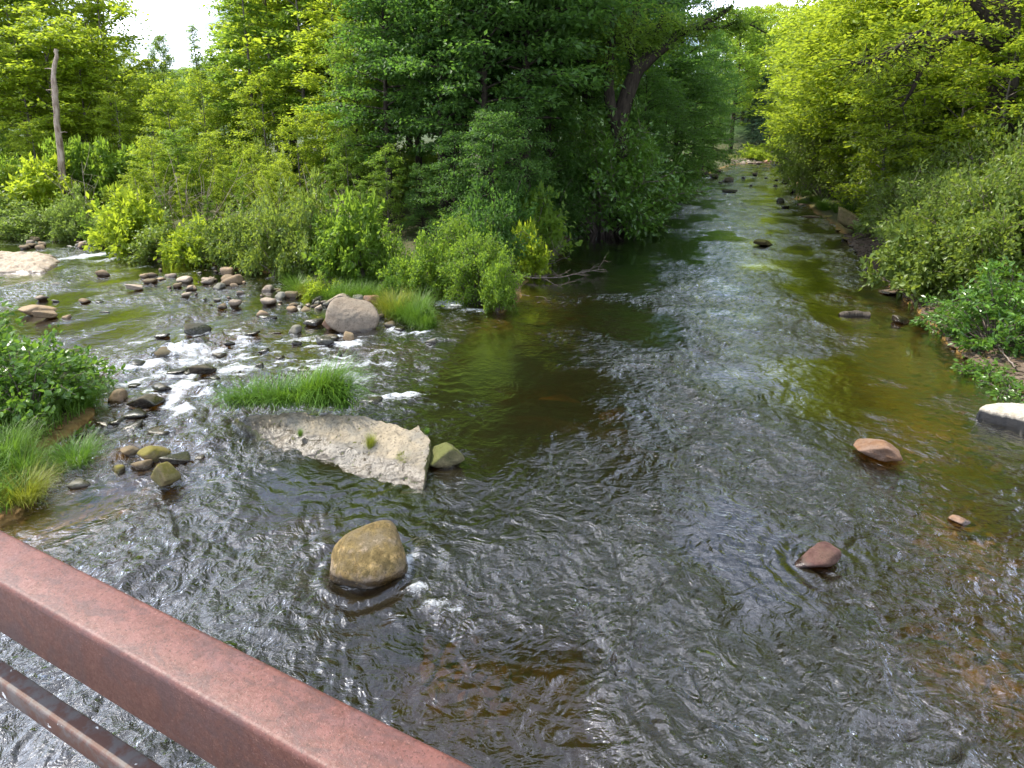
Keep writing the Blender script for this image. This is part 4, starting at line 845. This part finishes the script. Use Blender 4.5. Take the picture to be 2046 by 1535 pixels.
# forked dark tree
def limb_tree(name, Y, paths, label, crown, cat='tree', foot=None):
    base = P(*paths[0][0][:2], Y); z0 = hgt(base[0], Y); root = empty(name, (base[0], Y, z0)); setp(root, label, cat); b = np.array([base[0], Y, z0]); ends = []
    A = Acc()
    for n_, pts in enumerate(paths):
        dy = 0 if n_ == 0 else rng.normal(0, .25); q = np.array([P(p[0], p[1], Y + (dy + (p[3] if len(p) > 3 else 0)) * (i > 0)) for i, p in enumerate(pts)]) - b
        if n_ == 0: q = np.vstack([[q[0, 0], 0, -.4], q])
        rad = np.array(([pts[0][2] * 1.25] if n_ == 0 else []) + [p[2] for p in pts]) / F_PX * Y / 2
        m = 6 * len(q); t = np.linspace(0, 1, m); u = np.linspace(0, 1, len(q)); qq = np.column_stack([np.interp(t, u, q[:, k]) for k in range(3)])
        ker = np.ones(5) / 5
        for k in range(3): qq[2:-2, k] = np.convolve(qq[:, k], ker, 'valid')
        A.add(*tube(qq, np.interp(t, u, rad), 9)); ends.append(qq)
    obj('trunk', A.mesh('trunk', B_DRK), root)
    r = np.random.default_rng(77); cps, cds = [], []
    T = Acc()
    for (ci, s0, nt_, tl, dn) in crown:
        qq = ends[ci]
        for k in range(nt_):
            s = r.uniform(s0, 1) * (len(qq) - 1); p = np.array([np.interp(s, range(len(qq)), qq[:, c]) for c in range(3)]); d = r.normal(size=3) * [1, .9, .35]; d /= np.linalg.norm(d); e = p + d * tl * r.uniform(.5, 1.2) + [0, 0, -dn * tl]
            tp = bez(p, p + d * tl * .6, e, 6); T.add(*tube(tp, np.linspace(.022, .004, 6), 4))
            for u in np.linspace(.25, 1, 8): cps.append([np.interp(u * 5, range(6), tp[:, c]) for c in range(3)]); cds.append(d)
    return root, np.array(cps), np.array(cds), T, r
root, cps, cds, T, r_ = limb_tree('leaning_tree', 31, [
    [(1236, 290, 34), (1238, 240, 32), (1255, 185, 30), (1272, 140, 27), (1290, 128, 20)],
    [(1234, 262, 26), (1219, 210, 22), (1216, 160, 20), (1219, 110, 18), (1224, 60, 15), (1226, 20, 12)],
    [(1272, 140, 20), (1262, 105, 17), (1254, 80, 15), (1262, 45, 12), (1276, 10, 10)],
    [(1285, 132, 22), (1310, 108, 19), (1335, 90, 17), (1352, 68, 15), (1380, 60, 13), (1400, 50, 12), (1440, 30, 9), (1465, 12, 7)],
    [(1392, 56, 9), (1425, 56, 7), (1450, 54, 6), (1475, 40, 4), (1500, 50, 3), (1530, 66, 2.5)],
    [(1278, 128, 14), (1296, 95, 11), (1310, 70, 9), (1325, 30, 8)]],
    'forked dark trunk tree with a long limb reaching over the far riffle', [(1, .45, 40, 1.6, .3), (2, .4, 40, 1.6, .3), (3, .45, 40, 1.2, .35), (4, .3, 14, .7, .6), (5, .4, 34, 1.3, .3)])
obj('limbs', T.mesh('limbs', B_DRK), root)
ix = r_.integers(0, len(cps), 9000); obj('crown', leaf_mesh('crown', cps[ix] + r_.normal(0, .16, (9000, 3)), .17, cds[ix], r_, L_MID, droop=.5), root)
root, cps, cds, T, r_ = limb_tree('riverside_tree', 23, [
    [(1995, 340, 56), (1998, 230, 50), (2004, 150, 50), (2008, 80, 46), (2010, 0, 44), (2012, -120, 40)],
    [(1996, 100, 26), (1985, 88, 22), (1950, 74, 20), (1915, 68, 18), (1880, 80, 14), (1845, 90, 13, -.5), (1800, 94, 12, -.8), (1765, 112, 10, -1), (1735, 126, 7, -1), (1700, 128, 4, -1)],
    [(1925, 70, 15), (1900, 78, 14), (1870, 100, 12, .3), (1850, 125, 11, .5), (1835, 155, 9, .6), (1820, 185, 7, .7), (1800, 215, 5, .8)],
    [(1880, 82, 9), (1840, 60, 8), (1800, 90, 7, -1), (1785, 100, 5, -1)],
    [(1990, 60, 20), (1960, 20, 16), (1920, -20, 12), (1860, -40, 8)]],
    'big dark trunk with a long arched branch above the bushy bank', [(1, .35, 60, 1.5, .25), (2, .35, 24, 1.1, .25), (3, .3, 20, 1.0, .2), (4, .2, 40, 1.8, .2)])
obj('limbs', T.mesh('limbs', B_DRK), root)
ix = r_.integers(0, len(cps), 3000); obj('crown', leaf_mesh('crown', cps[ix] + r_.normal(0, .14, (3000, 3)), .15, cds[ix], r_, L_YEL), root)
# --- the far end of the straight reach
for px, Y, top, k in ((1553, 116, 120, 0), (1578, 118, 150, 1), (1530, 119, 150, 1), (1512, 121, 190, 0), (1590, 140, 130, 0), (1510, 150, 60, 0)):
    tree(k, px, Y, top, 'blue green conifer closing the far end of the river', 'tree', 'conifers at the end of the river', name='conifer', wide=1.5)
for px, Y, top in ((1480, 125, 30), (1500, 150, 20), (1525, 145, 25), (1545, 165, 12), (1570, 170, 15), (1600, 165, 20), (1455, 140, 30), (1630, 150, 30)):
    tree('broad_a', px, Y, top, 'pale distant tree on the slope beyond the end of the river', 'tree', 'distant trees beyond the river end', mat=L_YEL if px % 20 else L_MID, wide=1.3)
shrub('bush_a', 1500, 322, 60, 36, 'sunny light green bush on the far gravel bar', mat=L_YEL)
shrub('bush_b', 1528, 322, 44, 24, 'low light green bush beside the sunny one on the far gravel bar', mat=L_YEL)
# --- the sunlit bushy bank on the other side
GR = 'bright trees of the bushy bank'; LR = 'bright yellow green tree rising behind the bushy bank'
for px, Y, top, kd in ((1625, 70, 25, 'young_a'), (1660, 60, 5, 'young_a'), (1705, 52, -40, 'broad_a'), (1610, 95, 35, 'young_b'), (1640, 85, 20, 'broad_a'), (1760, 46, -90, 'broad_a'), (1690, 44, 60, 'young_a'), (1740, 38, 20, 'young_b'), (1800, 40, -150, 'broad_a'), (1850, 36, -260, 'broad_a'), (1800, 30, 70, 'young_a'), (1880, 28, 20, 'young_b'), (1920, 34, -300, 'broad_a'), (1990, 32, -320, 'broad_a'), (1950, 25, 60, 'young_a'), (2060, 28, -200, 'broad_a'), (2040, 22, 60, 'young_b'), (2110, 24, -100, 'young_a'), (2200, 26, -200, 'broad_a')):
    tree(kd, px, Y, top, LR, group=GR, mat=L_YEL, wide=rng.uniform(1.15, 1.5))
for x_, y_, s_ in ((15.5, 13.4, 1.0), (14.0, 8.2, .95), (18.5, 17.5, 1.0), (14.5, 3.5, .9)):
    plant('broadleaf_tree', TREES['giant'], (x_, y_, hgt(x_, y_) - .05), s_, 'tall tree on the near end of the bushy bank just beyond the view', 'tree', 'trees beside the bridge', L_DRK)
tree('slim', 1935, 30, -200, 'dark stemmed tree with hanging vines behind the arched branch', bark=B_DRK, mat=L_MID)
GS = 'dense bushes of the sunlit bank'; LS = 'dense small leafed bush heaped along the sunlit bank'
for px, py, w, h, mt in ((1615, 345, 80, 110, L_OLV), (1625, 372, 110, 130, L_OLV), (1650, 402, 140, 170, L_OLV), (1690, 420, 170, 190, L_SHR), (1725, 400, 170, 230, L_OLV), (1745, 445, 190, 190, L_SHR), (1790, 420, 220, 260, L_OLV), (1800, 480, 200, 170, L_SHR), (1850, 450, 240, 260, L_SHR), (1870, 520, 210, 180, L_SHR), (1920, 470, 260, 260, L_OLV), (1945, 540, 220, 220, L_SHR), (1990, 480, 260, 290, L_SHR), (2010, 560, 240, 220, L_SHR), (2060, 520, 260, 260, L_OLV), (2080, 620, 260, 240, L_SHR), (1900, 590, 210, 190, L_SHR), (1860, 560, 200, 170, L_OLV), (1960, 610, 240, 220, L_SHR), (1660, 370, 140, 170, L_OLV), (1760, 370, 160, 190, L_SHR), (1830, 380, 180, 230, L_OLV), (2150, 560, 280, 280, L_SHR)):
    if 1685 <= px <= 1810 and py >= 395: px += 60; w *= .85
    shrub('dense', px, py, w * 1.3, h * 1.2, LS, GS, mt)
for px, py, w, h, lb in ((1835, 590, 190, 160, 'leafy sprig bush hanging over the shingle bank'), (1770, 480, 120, 80, 'bright leafy bush just behind the mossy boulder')):
    shrub('under', px, py, w, h, lb, mat=L_SHR)
# near bushes with leaves one can tell apart
def near_shrub(name, px, py, Rr, H, nst, leaf, nl, mat, label, seed, offx=0, ratio=.55, tw=8, bark=None, lump=.35, low=.0, z=None):
    st, fo = grow_shrub(seed, Rr, H, nst, leaf, nl, mat, bark or B_TWG, ratio, True, lump, tw, .05, .7, low)
    c = G(px, py, .2); return plant(name, (st, fo), (c[0], c[1], (hgt(c[0], c[1]) if z is None else z) - .05), 1.0, label, 'bush', rz=0.4, names=('stems', 'foliage'))
near_shrub('glossy_bush', 1985, 690, 1.45, 1.9, 44, .13, 4200, L_GLS, 'near bush with large glossy oval leaves hanging over the amber shallows', 41)
near_shrub('glossy_bush', 1925, 668, .55, .55, 14, .12, 500, L_GLS, 'low leafy spray at the tip of the large leaved bush', 44)
near_shrub('glossy_bush', 2050, 610, 2.0, 2.7, 50, .13, 5000, L_GLS, 'tall large leaved bush at the frame edge behind the glossy one', 42)
near_shrub('leafy_plant', 1900, 655, .7, .75, 18, .10, 700, L_GLS, 'fresh green leafy plant rooted at the water edge left of the glossy bush', 51, ratio=.5)
near_shrub('leafy_plant', 1965, 735, .6, .6, 16, .10, 520, G_GRN, 'pale leafy plant dipping to the water below the glossy bush', 52, ratio=.6)
near_shrub('leafy_plant', 1800, 555, .8, .8, 18, .10, 800, L_SHR, 'leafy plant on the shingle above the small dark grey stone', 53, ratio=.5)
near_shrub('leafy_plant', 2030, 770, .7, .5, 16, .10, 600, L_GLS, 'low leaves over the bank at the frame edge behind the white topped stone', 54, ratio=.6)
near_shrub('alder_bush', 60, 828, 1.15, 1.35, 34, .115, 2800, L_GLS, 'alder bush with rounded leaves reaching from the near bank beside the rapids', 45, ratio=.7)
near_shrub('alder_bush', 150, 760, .8, .75, 20, .11, 1000, L_GLS, 'low outer spray of rounded leaves in front of the alder bush', 46, ratio=.7)
near_shrub('alder_bush', -60, 800, 1.3, 1.6, 34, .12, 2600, L_GLS, 'alder bush cut by the frame edge behind the first one', 47, ratio=.7)
near_shrub('leafy_plant', 30, 890, .36, .5, 12, .10, 260, G_GRN, 'small pale leaved plant between the alder bush and the lower sedge', 48, ratio=.35)
near_shrub('leafy_plant', 158, 842, .18, .22, 8, .09, 60, L_GLS, 'tiny leafy sprig at the foot of the alder bush', 49, ratio=.7)

# --- grass
def blades(n, xy, L, w, bend, r, mat, name='blades', z=None, out=None):
    """arching grass blades rooted at xy"""
    x, y = xy[:, 0], xy[:, 1]; th = r.uniform(0, 2 * np.pi, n) if out is None else out + r.normal(0, .7, n); LL = L * r.uniform(.55, 1.15, n); bd = bend * r.uniform(.3, 1.3, n)
    P0 = np.column_stack([x, y, np.zeros(n) if z is None else z]); dv = np.column_stack([np.cos(th), np.sin(th), np.zeros(n)]); sv = np.column_stack([-np.sin(th), np.cos(th), np.zeros(n)])
    ang = r.uniform(.05, .3, n); V = []; cur = P0.copy()
    for k in range(5):
        wk = w * [1, .95, .8, .5, .08][k] / 2; V += [cur - sv * wk, cur + sv * wk]; a = np.minimum(ang + bd * (k + .5) / 4, 2.3); cur = cur + (dv * np.sin(a)[:, None] + np.array([0, 0, 1]) * np.cos(a)[:, None]) * (LL / 4)[:, None]
    V = np.stack(V, 1).reshape(-1, 3); i = np.arange(n)[:, None] * 10; F = np.concatenate([i + [2 * k, 2 * k + 1, 2 * k + 3, 2 * k + 2] for k in range(4)])
    return mesh_data(name, V, F, mat, attrs={'rnd': np.repeat(r.random(n), 10)})
def tuft_mesh(seed, n, rad, L, w, bend, mat):
    r = np.random.default_rng(seed); q = r.normal(0, 1, (n, 2)) * rad * .5; return blades(n, q, L, w, bend, r, mat, out=np.arctan2(q[:, 1], q[:, 0]))
TUFT = [tuft_mesh(61, 700, .30, .75, .009, 1.5, G_GRN), tuft_mesh(62, 600, .28, .65, .009, 1.7, G_GRN), tuft_mesh(63, 420, .4, .9, .02, 1.5, G_GRN)]
def tussock(px, py, w, h, label, group=None, mat=None, k=None, z=None):
    c = G(px, py, z or 0.05); s = w / F_PX * camdepth(c) / 1.15; sh = h / F_PX * camdepth(c) / .62
    zz = z if z is not None else max(hgt(c[0], c[1]), 0)
    o = obj('sedge_tussock', TUFT[rng.integers(2) if k is None else k], None, (c[0], c[1], zz - .03), (0, 0, rng.uniform(0, 6)), (s, s, sh))
    if mat: o.material_slots[0].link = 'OBJECT'; o.material_slots[0].material = mat
    return setp(o, label, 'grass tussock', group)
tussock(152, 925, 112, 62, 'single round green sedge tussock in the shallows between two banks', k=0)
tussock(50, 955, 110, 75, 'green sedge tussock on the near bank above a lighter one', k=1)
tussock(48, 1000, 120, 60, 'yellow tipped sedge tussock lowest on the near bank', k=0, mat=G_YEL)
tussock(20, 935, 120, 80, 'dark sedge tussock at the frame edge on the near bank', k=0)
tussock(130, 818, 100, 60, 'sedge tussock hanging from the bank under the alder bush', k=1)
tussock(172, 812, 80, 50, 'outermost sedge tussock under the alder bush', k=0)
tussock(70, 830, 100, 60, 'inner sedge tussock shaded by the alder bush', k=0)
def slab_grass():
    r = np.random.default_rng(70); pts = []
    for a, b, n, sp in ((478, 826, 190, .10), (515, 822, 300, .13), (565, 822, 360, .15), (615, 814, 520, .16), (655, 818, 460, .15), (640, 822, 260, .15), (688, 830, 120, .09)):
        c = G(a, b, .22)[:2]; pts.append(c + r.normal(0, 1, (n, 2)) * [sp, sp * .7])
    q = np.concatenate(pts); c = q.mean(0); zz = np.full(len(q), .22)
    me = blades(len(q), q - c, .62 + .42 * np.exp(-((q - c)[:, 0] - .55)**2 / .18), .013, 1.75, r, G_GRN, z=np.zeros(len(q)), out=np.arctan2((q - c)[:, 1], (q - c)[:, 0] * .6) * .6 - .5)
    setp(obj('sedge_mat', me, None, (c[0], c[1], .36)), 'long green mop of sedge grass growing along the back of the big slab', 'grass')
slab_grass()
tussock(741, 893, 30, 42, 'small grass tuft rooted in a crack of the big slab', k=1, z=.2, mat=G_YEL)
tussock(808, 915, 36, 18, 'thin low grass tuft near the downstream edge of the big slab', k=1, z=.18, mat=G_YEL)
tussock(600, 868, 16, 20, 'tiny weed in a hollow of the big slab', k=1, z=.22)
tussock(853, 864, 14, 16, 'tiny weed on the far corner of the big slab', k=1, z=.3)
GI = 'sedge of the stony island'; LI = 'arching green sedge clump on the island beside the riffle'
for a, b, w, h, mt in ((600, 580, 90, 40, G_GRN), (590, 560, 70, 34, G_GRN), (660, 595, 80, 42, G_GRN), (690, 597, 80, 44, G_GRN), (720, 597, 80, 46, G_GRN), (750, 598, 70, 44, G_GRN), (700, 580, 90, 36, G_GRN), (740, 582, 90, 36, G_GRN), (785, 625, 90, 52, G_YEL), (810, 635, 90, 56, G_GRN), (835, 645, 80, 60, G_GRN), (850, 655, 60, 56, G_GRN), (800, 612, 90, 46, G_YEL), (835, 622, 80, 50, G_GRN), (622, 588, 70, 40, G_YEL)):
    tussock(a, b, w, h, LI, GI, mt)
shrub('under', 848, 640, 50, 60, 'small bright leafy plant growing out of the sedge island', mat=G_GRN)
for a, b, w, h in ((1600, 408, 40, 16), (1625, 408, 34, 18), (1610, 395, 36, 14), (1590, 380, 26, 10), (1650, 425, 46, 22), (1675, 432, 46, 24), (1700, 438, 50, 28), (1640, 418, 40, 20), (1690, 425, 44, 20), (1725, 440, 46, 30)):
    tussock(a, b, w, h, 'low sedge clump on the waterline before the dense bushes', 'sedge along the bushy bank', G_GRN)
def bank_grass(name, poly, n, w0, w1, L, mat, label, seed):
    r = np.random.default_rng(seed); q = np.array(along(poly, n, w0, w1)); z = np.maximum(terrain(q[:, 0], q[:, 1]), 0)
    setp(obj(name, blades(n, q, L, .016, 1.3, r, mat, z=z)), label, 'grass', kind='stuff')
bank_grass('grass', [(212, 492), (260, 504), (330, 516), (420, 531), (540, 547), (600, 562)], 9000, .3, 2.0, .5, G_YEL, 'bright yellow green grass strip along the foot of the far thicket', 80)
bank_grass('grass', [(0, 690), (120, 722), (182, 770), (188, 832), (118, 878), (70, 905), (92, 965), (40, 1034)], 3500, -1.4, -.1, .45, G_GRN, 'green grass covering the near bank under the alder bush', 81)
bank_grass('grass', [(-60, 464), (0, 467), (40, 469)], 900, .1, 1.2, .5, G_YEL, 'patch of grass at the far bend', 82)
bank_grass('grass', [(1450, 330), (1540, 322)], 1500, 1, 6, .9, G_YEL, 'sunny grass on the far gravel bar', 83)

# --- dead wood
def dead_branch(px, py, pts, r0, label, seed, side=10, name='fallen_branch'):
    r = np.random.default_rng(seed); q = np.array([G(a, b, z) for a, b, z in pts]); c = q[0]; root = empty(name, (c[0], c[1], c[2])); setp(root, label, 'branch'); q = q - c
    t = np.linspace(0, 1, 22); u = np.linspace(0, 1, len(q)); qq = np.column_stack([np.interp(t, u, q[:, k]) for k in range(3)]) + r.normal(0, .008, (22, 3))
    A = Acc(); A.add(*tube(qq, np.linspace(r0, r0 * .3, 22), 7)); obj('stem', A.mesh('stem', B_TWG), root); A = Acc()
    for k in range(side):
        i = int(r.integers(6, 22)); d = (qq[-1] - qq[0]); d = d / np.linalg.norm(d) + r.normal(0, .6, 3) * [1, 1, .7]; d[2] += .25; d /= np.linalg.norm(d); twig_rec(A, qq[i], d, r.uniform(.3, .7), r0 * .4, 1, r)
    obj('twigs', A.mesh('twigs', B_TWG), root)
dead_branch(0, 0, [(990, 556, .25), (1035, 552, .22), (1080, 556, .18), (1120, 554, .15), (1160, 545, .12), (1205, 538, .2)], .028, 'long bare dead branch lying out over the calm pool', 90, 16)
dead_branch(0, 0, [(1085, 556, .15), (1110, 570, .1), (1128, 577, .0)], .012, 'thin dead stick dipping from the long branch into the pool', 91, 2)
dead_branch(0, 0, [(1000, 585, .1), (1040, 588, .06), (1068, 594, .0)], .016, 'short grey stick at the waterline below the brush pile', 92, 3)
def brush():
    r = np.random.default_rng(93); c = G(1065, 530, .1); root = empty('brush_pile', (c[0], c[1], 0)); setp(root, 'tangle of bare grey dead twigs heaped at the edge of the calm pool', 'brush'); A = Acc()
    for k in range(46):
        p = np.array([r.normal(-.3, .55), r.normal(0, .45), r.uniform(.02, .25)]); d = np.array([r.normal(.55, .6), r.normal(0, .6), r.uniform(.15, .9)]); d /= np.linalg.norm(d); twig_rec(A, p, d, r.uniform(.7, 1.4), .011, 2 if k % 2 else 1, r, .30)
    obj('twigs', A.mesh('twigs', B_TWG), root)
brush()
dead_branch(0, 0, [(1165, 395, 1.0), (1178, 430, .6), (1183, 452, .25), (1185, 470, .02)], .02, 'bare drooping branch hanging from the arching bush to the water', 94, 10)
for q, (pts, lb) in enumerate((([(1900, 600, .25), (1850, 590, .3), (1835, 570, .35), (1829, 555, .5)], 'bent grey root sticking out of the shingle bank'), ([(1890, 612, .2), (1850, 605, .2), (1815, 585, .25)], 'thin root trailing along the shingle bank'), ([(2030, 735, .3), (1990, 690, .4), (1965, 660, .5)], 'long thin bare stem arching below the glossy bush'))):
    dead_branch(0, 0, pts, .018, lb, 95 + q, 3, 'bare_root')
def log():
    c = G(1706, 632); k = camdepth(c) / F_PX; root = empty('broken_log', (c[0], c[1], .04), -.08); setp(root, 'short broken piece of dark log lying in the amber shallows', 'log')
    t = np.linspace(-.5, .5, 14); L = 56 * k; A = Acc(); A.add(*tube(np.column_stack([t * L, .015 * np.sin(t * 9), .02 * np.cos(t * 5)]), .11 * (1 + .10 * np.sin(t * 17)) * np.interp(t, [-.5, -.4, .5], [.45, .9, 1]), 12)); obj('trunk', A.mesh('trunk', B_LOG), root)
    A = Acc(); th = np.linspace(0, 2 * np.pi, 13)[:-1]; V = np.column_stack([np.full(12, L / 2 + .001), .10 * np.cos(th), .10 * np.sin(th)]); V = np.vstack([V, [[L / 2 - .05, 0, 0]]]); F = np.array([[i, (i + 1) % 12, 12] for i in range(12)])
    obj('cut_end', mesh_data('cut_end', V, F, bark_mat('log_end', (.03, .022, .015), (.10, .07, .045), 12)), root)
    A = Acc(); twig_rec(A, np.array([.05 * L, 0, .09]), np.array([.1, .1, 1.]), .22, .006, 1, np.random.default_rng(99)); obj('twig', A.mesh('twig', B_TWG), root)
log()
# --- a label of its own for every look-alike, from what it stands beside
SHORT = {'dark wet stones in the rapids': 'small dark wet stone', 'dry stones of the far riffle': 'small dry stone', 'dark stones in the far riffle': 'dark stone', 'stones at the foot of the bushy bank': 'flat brown stone', 'pale stones of the far gravel bar': 'pale stone',
 GB: 'yellow green young tree', GT: 'tall light green tree', GF: 'deep wood tree', GBB: 'waterline bush', GQ: 'understorey bush', GP: 'tall dark green tree', GD: 'drooping dark tree', GU: 'shaded bush', GR: 'bright yellow green tree', GS: 'dense small leafed bush', GI: 'green sedge clump', 'sedge along the bushy bank': 'low sedge clump',
 'stones on the river bed': 'sunken amber stone', 'conifers at the end of the river': 'blue green conifer', 'distant trees beyond the river end': 'pale distant tree'}
LMK = [(1764, 910, 'the salmon pink stone'), (1652, 1128, 'the dark purple brown stone'), (1918, 1042, 'the pinkish stone awash'), (1980, 825, 'the white topped stone'), (1706, 628, 'the broken log'), (1798, 642, 'the small dark grey stone'), (742, 893, 'the tuft on the big slab'), (728, 1140, 'the golden boulder'), (692, 655, 'the large pale rock'), (681, 608, 'the flat topped pale stone'), (62, 628, 'the long tan rock'), (276, 578, 'the bright cream stone'), (298, 915, 'the mossy green stone'), (290, 808, 'the long dark slab stone'), (413, 745, 'the large rounded dark stone'),
 (384, 665, 'the broad dark stone'), (331, 965, 'the tall speckled stone'), (152, 920, 'the round sedge tussock'), (600, 815, 'the mop of sedge'), (60, 520, 'the bedrock shelf'), (180, 512, 'the far white cascade'), (128, 440, 'the pale dead trunk'), (732, 555, 'the light grey bank boulder'), (638, 570, 'the feathery willow bush'), (810, 625, 'the sedge island'), (905, 605, 'the little side cascade'),
 (385, 300, 'the pointed skyline tree'), (318, 300, 'the lopsided skyline tree'), (258, 300, 'the gap of sky'), (450, 530, 'the yellow grass strip'), (1065, 530, 'the brush pile'), (1200, 450, 'the arching bush'), (1238, 290, 'the forked dark trunk'), (1460, 362, 'the long dark riffle rock'), (1510, 322, 'the sunny far bush'), (1560, 320, 'the far conifers'),
 (1706, 465, 'the tall mossy boulder'), (1755, 545, 'the shingle bank'), (1835, 590, 'the bent root'), (1985, 690, 'the glossy bush'), (1998, 340, 'the big dark trunk'), (1885, 300, 'the arched branch')]
def auto_labels():
    cr_, ci_ = math.cos(PITCH), math.sin(PITCH); buckets = {}
    for o in bpy.data.objects:
        g = o.get('group')
        if o.parent or g not in SHORT: continue
        v = o.location; dep = v.y * cr_ - (v.z - CAM_H) * ci_; px = 1023 + F_PX * v.x / dep; py = PPY - F_PX * (v.y * ci_ + (v.z - CAM_H) * cr_) / dep
        tall = any(w in SHORT[g] for w in ('tree', 'bush', 'conifer')); best = min(LMK, key=lambda m: math.hypot(m[0] - px, (m[1] - py) * (1.0 if tall else 2.2)))
        ddx, ddy = px - best[0], (py - best[1]) * 2.2
        rel = ('left of' if ddx < 0 else 'right of') if abs(ddx) > abs(ddy) else ('behind' if ddy < 0 else 'in front of')
        buckets.setdefault((g, rel, best[2]), []).append((math.hypot(ddx, ddy), o))
    orde = ['', 'second', 'third', 'fourth', 'fifth', 'sixth', 'seventh', 'eighth', 'ninth', 'tenth']
    for (g, rel, lm), it in buckets.items():
        it.sort(key=lambda q: q[0])
        for i, (d, o) in enumerate(it):
            q = ('nearest ' if len(it) > 1 and i == 0 else '') if i == 0 else (orde[i] + ' nearest ' if i < len(orde) - 1 else 'outlying ')
            o['label'] = f'{q}{SHORT[g]} standing {rel} {lm}' if 'stone' not in SHORT[g] or 'standing' in rel else f'{q}{SHORT[g]} {rel} {lm}'
auto_labels()
print('objects', len(bpy.data.objects), 'mesh tris', sum(sum(len(p.vertices) - 2 for p in m.polygons) if len(m.polygons) < 5000 else len(m.loops) - 2 * len(m.polygons) for m in bpy.data.meshes))
